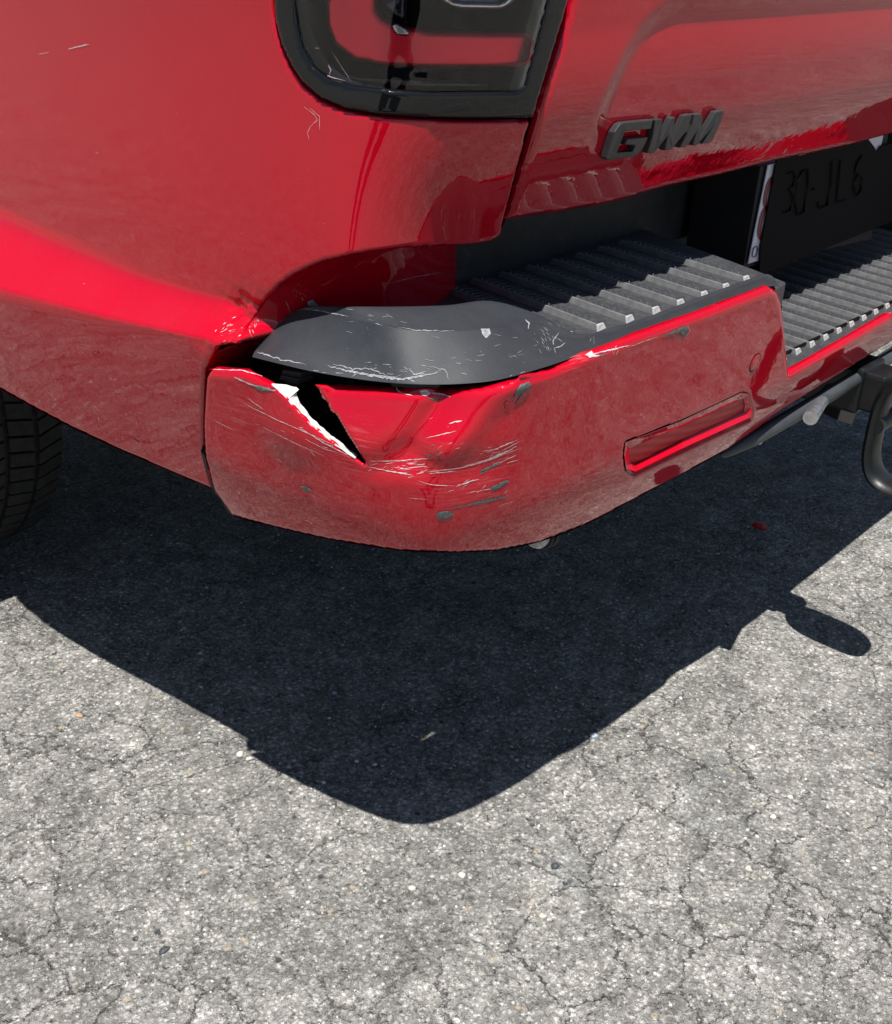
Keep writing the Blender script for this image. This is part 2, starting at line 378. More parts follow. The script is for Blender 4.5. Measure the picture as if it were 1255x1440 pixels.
class Skin:
    """a sheet-metal surface: a plan curve (x, y) times height z, pushed along its outward normal by offs(x, y, z)"""
    def __init__(s, plan, offs, z0, z1, S0=None, S1=None):
        c = catmull(plan, 24); d = np.hypot(*np.diff(c, axis=0).T); L = np.concatenate([[0], np.cumsum(d)])
        n = int(L[-1] / .002); s.L = L[-1]; s.q = np.linspace(0, L[-1], n)
        x = np.interp(s.q, L, c[:, 0]); y = np.interp(s.q, L, c[:, 1])
        k = np.ones(9) / 9
        tx, ty = np.gradient(x), np.gradient(y)
        tx = np.convolve(np.pad(tx, 4, 'edge'), k, 'valid'); ty = np.convolve(np.pad(ty, 4, 'edge'), k, 'valid')
        l = np.hypot(tx, ty); s.x, s.y, s.nx, s.ny = x, y, ty / l, -tx / l
        s.offs = offs; s.z0, s.z1 = z0, z1
        qs = np.linspace(0, s.L, 700); zs = np.linspace(z0, z1, 90)
        s.gs, s.gz = np.meshgrid(qs, zs, indexing='ij')
        P = s.at(s.gs, s.gz); s.gp = PJ(P)
        du = np.gradient(P, axis=0); dv = np.gradient(P, axis=1); nn = np.cross(du, dv)
        s.face = np.einsum('ijk,ijk->ij', nn, P - CP) < 0
        s.bvh = None
    def at(s, S, Z, extra=0):
        x = np.interp(S, s.q, s.x); y = np.interp(S, s.q, s.y); nx = np.interp(S, s.q, s.nx); ny = np.interp(S, s.q, s.ny)
        o = s.offs(x, y, np.asarray(Z, float)) + extra
        return np.stack([x + nx * o, y + ny * o, np.broadcast_to(Z, x.shape)], -1)
    def inv(s, px, py, extra=0):
        e = np.hypot(s.gp[..., 0] - px, s.gp[..., 1] - py) + np.where(s.face, 0, 60)
        i = np.unravel_index(np.argmin(e), e.shape); p = np.array([s.gs[i], s.gz[i]])
        for _ in range(12):
            f = lambda q: PJ(s.at(q[0:1], q[1:2], extra))[0] - (px, py)
            r = f(p); h = 5e-4
            J = np.stack([(f(p + [h, 0]) - r) / h, (f(p + [0, h]) - r) / h], -1)
            try: d = np.linalg.solve(J.T @ J + np.eye(2) * 50, -J.T @ r)
            except Exception: break
            m = np.hypot(*d)
            if m > .01: d *= .01 / m
            p = p + d
            if m < 1e-6: break
        p[0] = np.clip(p[0], 0, s.L); return p
    def sz(s, x, y, z):
        return np.array([s.q[np.argmin(np.hypot(s.x - x, s.y - y))], z])
    def poly(s, pts, extra=0, step=12):
        """pixel pairs or world triples -> closed outline in (s, z)"""
        out = []; n = len(pts)
        for i in range(n):
            a, b = pts[i], pts[(i + 1) % n]
            if len(a) == 2:
                out.append(s.inv(*a, extra))
                if len(b) == 2:
                    k = int(math.hypot(b[0] - a[0], b[1] - a[1]) / step)
                    for j in range(1, k + 1):
                        t = j / (k + 1); out.append(s.inv(a[0] + (b[0] - a[0]) * t, a[1] + (b[1] - a[1]) * t, extra))
            else: out.append(s.sz(*a))
        return np.array(out)
    def P(s, px, py, extra=0):
        q = s.inv(px, py, extra); return s.at(q[0:1], q[1:2], extra)[0]
    def sheet(s, name, outer, mat, parent=None, holes=(), h=.0035, Rr=0, extra=0, solid=.0025, far=None, keep=False, crown=0, big=None, bigR=0):
        o = np.asarray(outer); polys = [o] + [np.asarray(x) for x in holes]
        lo, hi = o.min(0), o.max(0)
        ss = [lo[0]]
        while ss[-1] < hi[0] + h:
            st = h
            if far and (ss[-1] < far[0] or ss[-1] > far[1]): st = h * 6
            ss.append(ss[-1] + st)
        ss = np.array(ss) - h / 2; zz = np.arange(lo[1] - h / 2, hi[1] + h, h)
        G = np.stack(np.meshgrid(ss, zz, indexing='ij'), -1)
        cc = (G[1:, 1:] + G[:-1, :-1]) / 2; k = inside(cc, o)
        for x in polys[1:]: k &= ~inside(cc, x)
        cnt = np.zeros(G.shape[:2], int)
        for a in (0, 1):
            for b in (0, 1):
                cnt[a:a + k.shape[0], b:b + k.shape[1]] += k
        used = cnt > 0; bnd = used & (cnt < 4)
        Gf = G.reshape(-1, 2).copy(); bi = np.where(bnd.ravel())[0]
        dist, q = near_poly(Gf[bi], polys); mv = dist < h * 1.6
        if far: mv = dist < h * 6
        Gf[bi[mv]] = q[mv]
        ui = np.where(used.ravel())[0]; idx = -np.ones(len(Gf), int); idx[ui] = np.arange(len(ui))
        ex = np.full(len(ui), float(extra))
        if Rr or crown:
            dd, _ = near_poly(Gf[ui], polys)
            if big is not None:
                d2, _ = near_poly(Gf[ui], big); ex -= bigR - np.sqrt(np.maximum(bigR ** 2 - np.maximum(bigR - d2, 0) ** 2, 0))
            if Rr: ex -= Rr - np.sqrt(np.maximum(Rr ** 2 - np.maximum(Rr - dd, 0) ** 2, 0))
            if crown: ex += crown * smooth(dd / .03)
        V = s.at(Gf[ui, 0], Gf[ui, 1], ex)
        nz = G.shape[1]; I, J = np.where(k)
        F = np.stack([idx[I * nz + J], idx[(I + 1) * nz + J], idx[(I + 1) * nz + J + 1], idx[I * nz + J + 1]], -1)
        ob = mesh_obj(name, V, F, mat, parent, True, solid=solid)
        if keep: s.bvh = BVHTree.FromPolygons([Vector(p) for p in V], [tuple(map(int, f)) for f in F])
        return ob

def hit(bvh, px, py, lift=.0005):
    if bvh is None: return None
    r = bvh.ray_cast(Vector(CP), Vector(ray(px, py)).normalized())
    if r[0] is None: return None
    n = r[1]
    if n.dot(Vector(ray(px, py))) > 0: n = -n
    return np.array(r[0] + n * lift)

class Marks:
    """scratches and flakes: thin raised slivers that follow the panel below"""
    def __init__(s): s.V = []; s.F = []
    def line(s, bvh, pts, w, lift=.0005, jit=.35, step=3.0):
        P = []
        for a, b in zip(pts[:-1], pts[1:]):
            k = max(1, int(math.hypot(b[0] - a[0], b[1] - a[1]) / step))
            for j in range(k): t = j / k; P.append((a[0] + (b[0] - a[0]) * t, a[1] + (b[1] - a[1]) * t))
        P.append(pts[-1]); n = len(P); prev = None
        for i, (x, y) in enumerate(P):
            a, b = P[max(i - 1, 0)], P[min(i + 1, n - 1)]; dx, dy = b[0] - a[0], b[1] - a[1]; l = math.hypot(dx, dy) or 1
            t = i / max(1, n - 1); ww = w * (math.sin(math.pi * min(1, max(0, t * .94 + .03))) ** .6) * random.uniform(.35, 1.0) * .5
            x += random.uniform(-jit, jit); y += random.uniform(-jit, jit)
            A = hit(bvh, x - dy / l * ww, y + dx / l * ww, lift); B = hit(bvh, x + dy / l * ww, y - dx / l * ww, lift)
            if A is None or B is None: prev = None; continue
            k = len(s.V); s.V += [A, B]
            if prev is not None: s.F.append((prev, prev + 1, k + 1, k))
            prev = k
    def blob(s, bvh, pts, lift=.0006, jit=1.0):
        c = np.mean(pts, 0); P = []
        n = len(pts)
        for i in range(n):
            a, b = np.array(pts[i], float), np.array(pts[(i + 1) % n], float); k = max(1, int(np.hypot(*(b - a)) / 4))
            for j in range(k): P.append(a + (b - a) * j / k + np.array([random.uniform(-jit, jit), random.uniform(-jit, jit)]))
        rings = []
        for f in (1, .66, .33):
            r = [hit(bvh, *(c + (p - c) * f), lift + (.0003 if f < 1 else 0)) for p in P]
            if any(x is None for x in r): return
            rings.append(len(s.V)); s.V += r
        m = len(P); cc = hit(bvh, *c, lift + .0003)
        if cc is None: return
        ci = len(s.V); s.V.append(cc)
        for a, b in zip(rings[:-1], rings[1:]):
            for i in range(m): s.F.append((a + i, a + (i + 1) % m, b + (i + 1) % m, b + i))
        for i in range(m): s.F.append((rings[-1] + i, rings[-1] + (i + 1) % m, ci))
    def flecks(s, bvh, x0, y0, x1, y1, n, ang=0, ln=6, w=1.2):
        for _ in range(n):
            t = rng.normal(0, .22, 2) + .5
            x = x0 + (x1 - x0) * t[0]; y = y0 + (y1 - y0) * t[1]; a = ang + rng.normal(0, .25); l = ln * random.uniform(.2, 1)
            s.line(bvh, [(x, y), (x + math.cos(a) * l, y + math.sin(a) * l)], w * random.uniform(.4, 1), step=2)
    def build(s, name, mat, parent):
        o = mesh_obj(name, s.V, s.F, mat, parent, False)
        o['kind'] = 'stuff'; return o

# ------------------------------------------------------------------ ground
def ground():
    me = bpy.data.meshes.new('ground'); s_ = 300
    me.from_pydata([(-s_, -s_, 0), (s_, -s_, 0), (s_, s_, 0), (-s_, s_, 0)], [], [(0, 1, 2, 3)]); me.materials.append(ASPH)
    o = link(bpy.data.objects.new('ground', me)); o['kind'] = 'structure'
ground()

# ------------------------------------------------------------------ the pickup truck
truck = link(bpy.data.objects.new('pickup_truck', None)); truck.location = (0, 0, 0)
tag(truck, 'red pickup truck with a cracked and scraped left corner of its rear bumper', 'pickup truck')

# ---- body side and rear corner
XM = 1.12   # middle of the truck
ZE = [.727, .7115, .702, .700]
def flare(y): return .046 * smooth((y - .32) / .55)
def zedge(y): return np.interp(y, [.3, .47, .69, .9], ZE)
def body_off(x, y, z):
    rear = smooth((.17 - y) / .11)                       # 1 on the tail, 0 on the flank
    bw = np.interp(y, [.3, .75], [.032, .056]); ze = zedge(y)
    t = np.clip((ze + bw - z) / bw, 0, 1)
    fl = .042 * (t * t * (1.6 - .6 * t))
    lowr = np.clip((ze - z) / .17, 0, 2)
    fl = np.where(z < ze, .042 - .034 * lowr ** 1.15, fl)
    fl = fl + flare(y) * smooth((ze + bw * 1.3 - z) / (bw * 1.6))
    # crumpled metal at the lower corner
    m_ = np.exp(-((y - .275) / .035) ** 2 - ((z - .742) / .022) ** 2)
    fl = fl + m_ * (-.010 + .0034 * np.sin(190 * y + 90 * z) + .0026 * np.sin(330 * z - 120 * y) + .0014 * np.sin(520 * y + 300 * z))
    fl = fl + .010 * smooth((1.05 - z) / .25) - .006 * smooth((z - 1.05) / .25)
    tk = -.046 * smooth((1.03 - z) / .20) * np.clip((1.03 - z) / .17, 0, 1.3) - .07 * np.clip(1.34 - z, 0, .31)
    return fl * (1 - rear) + tk * rear
BPLAN = [(.045, 3.0), (.045, 2.0), (.045, 1.0), (.043, .6), (.043, .42), (.047, .30), (.055, .22), (.072, .15), (.10, .095), (.14, .055), (.19, .035), (.26, .027), (.4, .025), (.8, .022), (1.12, .02)]
body = Skin(BPLAN, body_off, .45, 1.34)
LOWC = [(709, 312), (706, 332), (692, 340), (660, 345), (620, 347), (560, 350), (500, 358), (450, 370), (415, 386), (392, 402), (374, 424), (352, 452), (334, 482), (306, 487), (299, 500)]
BOT = [(289, 520), (287, 560), (286, 600), (287, 640), (298, 688), (250, 668), (160, 629), (100, 601), (43, 571), (0, 547)]
ARCH = [(0, .805, .530), (0, .845, .56), (0, .885, .62), (0, .94, .71), (0, 1.06, .80), (0, 1.32, .86), (0, 1.45, .90), (0, 1.6, .91), (0, 1.75, .89), (0, 1.90, .81), (0, 2.0, .70), (0, 2.06, .58), (0, 2.08, .46), (0, 2.95, .46), (0, 2.95, 1.33)]
LAMPB = [(384, 0), (387, 30), (396, 65), (408, 92), (425, 118), (450, 139), (485, 154), (530, 162), (590, 167), (650, 169), (747, 169)]
bp = body.poly(LOWC + BOT + ARCH + [(.25, .03, 1.33), (.238, .03, 1.28), (.19, .035, 1.29), (.10, .095, 1.29), (.057, .21, 1.27)] + LAMPB)
s_vis = body.sz(.045, 1.15, 1)[0]
bpan = body.sheet('rear_quarter_panel', bp, PAINT, truck, Rr=.004, h=.0026, solid=.002, far=(s_vis, 9), keep=True)
BB = body.bvh
# lower edge return of the arch
A_ = [body.P(*p) for p in [(0, 547), (43, 571), (100, 601), (160, 629), (230, 659), (298, 687)]]
A_ = [body.at(np.array([body.sz(.045, .84, 1)[0]]), np.array([.545]))[0]] + A_
Bq = [a + np.array([.040, .0, d]) for a, d in zip(A_, (-.02, -.026, -.024, -.018, -.010, -.004, 0))]
Cq = [a + np.array([.10, .0, .02]) for a in A_]
loft('arch_lip', [[a - [-.001, 0, .001] for a in A_], Bq, Cq], PAINT, truck, solid=0)

# ---- recessed corner pocket behind the bumper trim
Ar = [body.P(*p) for p in reversed([(714, 312), (692, 340), (620, 347), (560, 350), (500, 358), (450, 370), (415, 386), (380, 414), (352, 452), (330, 484), (299, 500), (289, 540)])]
pk = catmull([(.085, .34), (.092, .28), (.10, .24), (.12, .215), (.16, .20), (.20, .20), (.24, .205), (.28, .215), (.31, .23), (.33, .25)], 6)
pk = pk[np.linspace(0, len(pk) - 1, len(Ar)).astype(int)]
r1 = [np.array([a[0] * .97 + p[0] * .03, a[1] * .97 + p[1] * .03, a[2] + .001]) for a, p in zip(Ar, pk)]
r2 = [np.array([a[0] * .7 + p[0] * .3, a[1] * .7 + p[1] * .3, a[2] + .001]) for a, p in zip(Ar, pk)]
r3 = [np.array([p[0], p[1], a[2] - .010]) for a, p in zip(Ar, pk)]
r4 = [np.array([p[0] + .004, p[1] + .004, min(a[2] - .05, .73)]) for a, p in zip(Ar, pk)]
r5 = [np.array([p[0] + .004, p[1] + .004, .62]) for a, p in zip(Ar, pk)]
pocket, _ = loft('corner_pocket', [r1, r2, r3, r4, r5], PAINT, truck, nu=5, nv=4, flip=True)
PB = BVHTree.FromPolygons([v.co for v in pocket.data.vertices], [tuple(p.vertices) for p in pocket.data.polygons])

# ---- black filler behind the shut lines
fill = body.poly([(.05, .35, .95), (.05, .35, 1.32), (.5, .03, 1.32), (.5, .03, .845), (.212, .03, .845), (.19, .035, .95)])
body.sheet('shut_line_seal', fill, VOID, truck, h=.012, extra=-.024, solid=.002)

# ---- tail lamp
lamp = link(bpy.data.objects.new('tail_lamp', None), truck)
lo = LAMPB[::-1]
lout = body.poly([(386, 0), (389, 30), (398, 64), (410, 90), (427, 116), (452, 137), (487, 152), (531, 160), (590, 164), (650, 166), (748, 165), (798, 0), (.235, .03, 1.27), (.19, .035, 1.28), (.10, .095, 1.28), (.060, .20, 1.26)])
WIN = [(416, 0), (419, 30), (427, 65), (443, 94), (465, 110), (495, 118), (528, 123), (605, 129), (726, 128), (738, 119), (770, 0)]
win = body.poly(WIN + [(.20, .035, 1.22), (.12, .08, 1.23), (.068, .17, 1.22)])
body.sheet('bezel', lout, GLOSSB, lamp, holes=[win], h=.003, Rr=.002, extra=.003, solid=.006)
lens = body.sheet('lamp_cover', win, GLASS, lamp, h=.003, extra=-.0005, solid=0, crown=.006, keep=True)
LB = body.bvh; body.bvh = BB
body.sheet('lamp_bowl', lout, GREYIN, lamp, h=.005, extra=-.020, solid=.002, crown=-.006)
gd = body.poly([(458, 0), (461, 40), (472, 64), (497, 84), (545, 93), (600, 96), (740, 94), (748, 84), (752, 55), (744, 45), (600, 41), (562, 35), (540, 24), (531, 12), (530, 0), (.155, .05, 1.10), (.12, .08, 1.14), (.10, .095, 1.14)], extra=-.012)
body.sheet('light_guide', gd, GUIDE, lamp, h=.003, Rr=.004, extra=-.010, solid=.006)
bl = body.poly([(533, 0), (537, 14), (552, 27), (572, 36), (573, 0), (.175, .04, 1.10), (.155, .05, 1.10)], extra=-.004)
body.sheet('chrome_trim', bl, simple('dark_chrome', (.03, .035, .05), .12, .9, .5, 50, .5, .004), lamp, h=.003, Rr=.005, extra=-.006, solid=.004)
rimo = body.poly([(600, -14), (626, 4), (642, 11), (705, 12), (722, 3), (731, -20), (.19, .035, 1.12), (.15, .05, 1.12)], extra=-.006)
rimi = body.poly([(625, -12), (637, 2), (650, 5), (702, 6), (712, 0), (720, -20), (.19, .035, 1.11), (.165, .045, 1.11)], extra=-.006)
body.sheet('lens_rim', rimo, LENSW, lamp, holes=[rimi], h=.002, Rr=.002, extra=-.004, solid=.004)
body.sheet('indicator_lens', rimi, LENSB, lamp, h=.003, extra=-.009, solid=.002)
low = body.poly([(470, 100), (520, 108), (600, 112), (650, 113), (688, 117), (684, 126), (640, 127), (560, 121), (500, 114)], extra=-.012)
body.sheet('lower_reflector', low, simple('dark_lamp_plastic', (.012, .012, .016), .25, .2, .5, 60, .6, .004), lamp, h=.003, extra=-.011, solid=.003)
gp_ = body.poly([(548, 36), (556, 33), (568, 39), (578, 47), (570, 51), (556, 48)], extra=-.004)
body.sheet('glint_bump', gp_, RIVET, lamp, h=.0015, extra=-.006, solid=.001, crown=.006)  # chrome bump added to catch the sun as a hot spot
lm = Marks()
lm.line(LB, [(467, 72), (495, 115)], .9); lm.line(LB, [(452, 103), (470, 109), (486, 113)], 2.0); lm.line(LB, [(462, 90), (466, 98), (464, 105)], 2.5)
lm.line(LB, [(443, 67), (450, 67)], 1.8)
lm.build('scratch', SCRW, lamp)

# ---- tailgate
def gate_off(x, y, z):
    tk = -.046 * smooth((1.03 - z) / .20) * np.clip((1.03 - z) / .17, 0, 1.3)
    # pressed scoop round the handle and badge side
    qx = .45 - x; qz = z - .93
    d = np.hypot(np.maximum(qx, 0), np.maximum(qz, 0)) - .12
    sc_ = -.0055 * smooth((.016 - d) / .032) * smooth((z - .90) / .07)
    bow = -.012 * ((x - XM) / .9) ** 2
    return tk + sc_ + bow - .07 * np.clip(1.34 - z, 0, .31)
gate = Skin([(.17, .022), (.5, .021), (1.12, .02), (1.6, .021), (2.06, .022)], gate_off, .82, 1.36)
gp = gate.poly([(807, 0), (780, 92), (755, 180), (716, 311), (780, 302), (850, 290), (900, 277), (940, 265), (1010, 250), (1090, 229), (1160, 214), (1200, 206), (1255, 190), (1.5, .02, .845), (2.03, .02, .858), (1.99, .02, 1.34), (.25, .02, 1.34)])
gate.sheet('tailgate', gp, PAINT, truck, Rr=.009, h=.004, solid=.02, far=(0, 1.35), keep=True)
tail = bpy.data.objects['tailgate']; GB = gate.bvh
L_ = {'letter': [(215, 195), (250, 180), (525, 152), (503, 240), (265, 258), (225, 360), (187, 460), (335, 450), (358, 392), (262, 385), (285, 335), (478, 314), (430, 420), (368, 488), (340, 500), (105, 530), (84, 512), (165, 270)],
      'letter_w': [(540, 152), (612, 146), (592, 350), (698, 135), (727, 125), (706, 345), (822, 112), (886, 100), (850, 240), (710, 410), (690, 432), (632, 440), (660, 300), (545, 450), (520, 465), (470, 465), (520, 300)],
      'letter_m': [(905, 102), (975, 95), (985, 150), (962, 330), (1112, 78), (1183, 65), (1160, 160), (1080, 335), (1040, 372), (978, 378), (1072, 228), (945, 375), (920, 392), (890, 392), (930, 260), (850, 385), (820, 408), (770, 415), (880, 200)]}
badge = link(bpy.data.objects.new('badge', None), tail)
for k, pts in L_.items():
    top = [gate.P(840 + a / 6.605, 145 + b / 6.605, .0095) for a, b in pts]
    back = np.array([0, .0085, 0])
    o = prism('letter', top, back, BADGE, badge, bevel=.0011)

# ---- rear bumper
def dent(x, y, z):
    d = 0
    def gs(cx, cy, cz, sx, sy, sz_): return np.exp(-((x - cx) / sx) ** 2 - ((y - cy) / sy) ** 2 - ((z - cz) / sz_) ** 2)
    return d
def bump_off(x, y, z):
    t = np.clip((.61 - z) / .075, 0, 2)
    o = -.011 * t ** 2 - .13 * (.72 - z)
    rearness = smooth((x - .25) / .3)
    return o + dent_s(x, y, z)
_D = {}
def dent_s(x, y, z):
    # signed arc coordinate round the corner
    a = np.where(x < .35, (y - .06) * -1 + (x - .02) * .8, .6)   # grows from flank (-.25) to tail (+)
    o = 0
    # torn flap pressed in at its top
    wdw = smooth((a + .13) / .05) * smooth((.19 - a) / .13)
    o = o - .026 * wdw * smooth((z - .655) / .075)
    # fold running down from the lip, sharp valley
    v = a - (.095 - (.735 - z) * 1.05)
    o = o - .011 * np.exp(-(v / .028) ** 2) * smooth((z - .62) / .05) + .007 * np.exp(-((v - .055) / .028) ** 2) * smooth((z - .63) / .06)
    # dimple at the scrape
    o = o - .009 * np.exp(-((a - .045) / .030) ** 2 - ((z - .655) / .016) ** 2)
    o = o - .004 * np.exp(-((a - .115) / .035) ** 2 - ((z - .648) / .02) ** 2)
    # flank piece bulges by the tear
    o = o + .007 * np.exp(-((a + .13) / .05) ** 2 - ((z - .655) / .035) ** 2)
    return o
RP = [(-.020, .345), (-.022, .315), (-.019, .27), (-.008, .20), (.008, .125), (.029, .058), (.062, .014), (.120, -.011), (.21, -.029), (.32, -.037), (.47, -.045), (.62, -.049), (.85, -.050), (XM, -.051)]
RP = RP + [(2 * XM - x, y) for x, y in RP[-2::-1]]
bmp = Skin(RP, bump_off, .50, .80)
bmp0 = Skin(RP, lambda x, y, z: -.13 * (.72 - z), .50, .80)
TOPL = [(296, 519), (340, 523), (384, 543)]
CRK = [(398, 556), (404, 560), (408, 568), (414, 571), (422, 581), (430, 587), (437, 598), (448, 604), (457, 614), (470, 621), (480, 633), (492, 640), (516, 656), (506, 640), (498, 627), (488, 612), (480, 598), (472, 584), (463, 578), (460, 567), (452, 560), (448, 549), (441, 541)]
TOPR = [(500, 546), (560, 549), (620, 550), (680, 547), (720, 540), (780, 521), (830, 499), (900, 472), (960, 451), (1030, 425), (1088, 403), (1097, 408), (1103, 425), (1108, 470), (1113, 524)]
TOPC = [(1180, 486), (1255, 442), (1.30, -.056, .598), (1.598, -.055, .600), (1.607, -.055, .61), (1.62, -.055, .73), (1.64, -.055, .738), (2.05, 0, .745), (2.21, .1, .735), (2.245, .31, .70)]
BOTC = [(2.24, .31, .54), (2.1, .0, .535), (1.9, -.04, .535), (1.65, -.05, .530), (1.4, -.056, .518)]
BOTP = [(1255, 480), (1180, 527), (1100, 577), (1060, 607), (1020, 634), (980, 656), (900, 698), (830, 735), (760, 762), (700, 774), (640, 777), (560, 774), (460, 758), (390, 742), (328, 726), (313, 706), (300, 688), (288, 640), (286, 600), (288, 560), (290, 533)]
bpo = bmp.poly(TOPL + CRK + TOPR + TOPC + BOTC + BOTP, step=10)
RH = [(880, 622), (958, 592), (1043, 552), (1053, 554), (1059, 575), (1057, 592), (962, 636), (893, 669), (881, 660), (878, 640)]
RI = [(886, 630), (960, 600), (1040, 562), (1046, 561), (1048, 571), (1046, 579), (960, 619), (893, 653), (887, 650), (885, 641)]
rh = bmp.poly(RH, step=10)
def qline(pts):
    q = np.array([bmp.inv(*p) for p in pts]); return np.vstack([q, q[::-1]])
TOPQ = [qline(TOPL[:2] + [(380, 540)]), qline([(470, 543)] + TOPR + TOPC[:2])]
bumper = bmp.sheet('rear_bumper', bpo, PAINT, truck, holes=[rh], h=.0026, Rr=.0018, big=TOPQ, bigR=.010, solid=.0025, far=(0, 1.5), keep=True)
MB_ = bmp.bvh
# pressed frame round the reflector
fo = [bmp.P(*p, .0003) for p in RH]
RL = [(880, 623), (958, 593), (1043, 553), (1053, 555), (1058, 574), (1055, 587), (961, 630), (894, 663), (882, 659), (879, 641)]
fl_ = [bmp.P(*p, .0055 if k in (5, 6, 7) else .0003) for k, p in enumerate(RL)]
fi = [bmp.P(*p, -.004) for p in RI]; fb = [bmp.P(*p, -.009) for p in RI]
n_ = len(fo); fr_ = mesh_obj('reflector_frame', fo + fl_ + fi + fb, [(i + o, i + o + n_, (i + 1) % n_ + o + n_, (i + 1) % n_ + o) for o in (0, n_, 2 * n_) for i in range(n_)], PAINT, bumper, False)
ri = bmp.poly([(884, 628), (960, 598), (1042, 560), (1048, 560), (1050, 571), (1048, 581), (960, 621), (893, 655), (885, 652), (883, 641)], extra=-.005)
bmp.sheet('reflector', ri, REFL, bumper, h=.003, extra=-.005, solid=.003)
# parking sensor
cs = bmp.inv(1062, 510)
circ = np.array([[cs[0] + .0105 * math.cos(t), cs[1] + .0115 * math.sin(t)] for t in np.linspace(0, 2 * math.pi, 33)[:-1]])
circ2 = cs + (circ - cs) * 1.12
bmp.sheet('sensor_seal', circ2, DARK, bumper, h=.001, extra=.0004, solid=0)
bmp.sheet('parking_sensor', circ, PAINT, bumper, h=.001, Rr=.0012, extra=.0012, solid=0)
bmp.bvh = MB_
# dark core behind the cover
core = bmp.poly([(-.005, .33, .54), (2.24, .33, .54), (2.24, .33, .60), (1.62, -.05, .60), (1.62, -.05, .60), (.64, -.05, .60), (.62, -.05, .70), (.03, .12, .70), (-.005, .33, .68)])
bmp.sheet('bumper_core', core, VOID, truck, h=.02, extra=-.045, solid=.004)
ub = [bmp.P(*p, -.002) for p in BOTP[::-1] if p[1] > 620 and p[0] < 1030]
loft('underside_return', [ub, [p * [1, 1, 1] + [.02 if p[0] < .3 else 0, .03, -.004] for p in ub], [np.array([max(p[0], .11), max(p[1] + .08, .14), p[2] + .004]) for p in ub]], DARK, bumper, nu=3, nv=3)
# wing end return
e0 = [np.minimum(bmp.P(*p, -.006), [9, 9, .722]) for p in [(1088, 403), (1097, 408), (1103, 425), (1106, 450), (1108, 470), (1111, 500), (1113, 526)]]
loft('wing_end', [[p - [.004, -.003, 0] for p in e0], [p + [.000, .018, 0] for p in e0], [p + [.002, .12, 0] for p in e0]], PAINT, bumper, nu=4, nv=4)
# lip return to the step, all along the top
t0 = [bmp.P(*p, -.011) for p in [(296, 519), (340, 523), (384, 543)]]
t1 = [bmp.P(*p, -.011) for p in TOPR[:11]]
t2 = [bmp.P(*p, -.011) for p in [(1113, 524), (1180, 486), (1255, 442)]] + [np.array([1.6, -.045, .60])]
for T in (t0, t1, t2):
    T = [p - [0, 0, .0005] for p in T]
    loft('lip_return', [T, [p + [.004, .008, -.002] for p in T], [p + [.010, .022, -.010] for p in T]], PAINT, bumper, nu=4, nv=2)

# white torn edge of the crack and the clips inside
def strip(name, a, b, mat, parent, ea=-.001, eb=-.012, solid=.0015):
    def fine(L):
        q = catmull(L, 5)
        return [(x + random.uniform(-.9, .9), y + random.uniform(-.9, .9)) for x, y in q]
    a = [bmp.P(*p, ea) for p in fine(a)]; b = [bmp.P(*p, eb) for p in fine(b)]
    V = a + b; n = len(a)
    return mesh_obj(name, V, [(i, i + 1, n + i + 1, n + i) for i in range(n - 1)], mat, parent, False, solid=solid)
strip('torn_edge', [(382, 540), (398, 555), (416, 575), (432, 592), (452, 607), (470, 622), (500, 643)], [(400, 541), (419, 546), (418, 558), (436, 584), (459, 606), (477, 620), (504, 641)], WHITEP, bumper)
0 and strip('torn_edge', [(441, 540), (448, 552), (455, 562), (466, 580)], [(438, 541), (445, 555), (452, 566), (464, 582)], SCRW, bumper)
def pxbox(name, pts, y, depth, mat, parent, bev=.001):
    top = [U(a, b, 'x', y) for a, b in pts]; return prism(name, top, (depth, 0, 0), mat, parent, bev)
pxbox('clip', [(397, 520), (424, 524), (421, 534), (419, 531), (396, 527)], .03, .02, STEPM, bumper)
pxbox('clip', [(395, 527), (421, 533), (419, 541), (393, 534)], .028, .02, STEPM, bumper)
pxbox('clip', [(402, 534), (418, 538), (416, 552), (400, 544)], .034, .02, DARK, bumper)
pxbox('clip', [(432, 573), (452, 574), (460, 580), (436, 581)], .045, .03, STEPM, bumper)

# ---- scrapes and scratches
mw, mg, mr = Marks(), Marks(), Marks()
B = MB_
mw.line(B, [(330, 530), (352, 540), (378, 548), (388, 549)], 3.2); mw.line(B, [(300, 520), (340, 521), (372, 530)], 1.6)
mg.blob(B, [(352, 541), (378, 545), (388, 550), (370, 550)])
mw.line(B, [(384, 541), (390, 545), (394, 552)], 3)
for p in [[(340, 565), (390, 590), (440, 612), (470, 626)], [(370, 600), (420, 625), (455, 640)], [(300, 590), (330, 605)], [(430, 617), (455, 630), (475, 636)], [(350, 560), (370, 575)],
          [(405, 560), (430, 585)], [(420, 600), (455, 622), (490, 640)], [(436, 633), (443, 641)]]:
    mw.line(B, p, random.uniform(.8, 1.7))
mw.flecks(B, 425, 620, 480, 645, 6, .3, 9, 1.6); mw.flecks(B, 330, 560, 500, 650, 12, .45, 8, .9)
mg.blob(B, [(432, 583), (440, 586), (448, 596), (444, 599), (436, 593)], jit=1.2)
mg.blob(B, [(422, 684), (432, 683), (441, 691), (430, 690)], jit=.8)
mg.blob(B, [(614, 722), (622, 718), (634, 719), (639, 723), (630, 728), (616, 730)], jit=1)
mg.line(B, [(626, 716), (650, 711), (680, 706), (712, 698)], 3.2); mg.line(B, [(660, 708), (685, 704), (700, 700), (712, 698)], 5)
mg.line(B, [(676, 702), (690, 698)], 2)
mg.blob(B, [(690, 684), (700, 680), (712, 674), (716, 676), (706, 684), (692, 690)], jit=.8)
mg.line(B, [(676, 662), (690, 656), (706, 650)], 5); mg.line(B, [(672, 668), (686, 661)], 2.5)
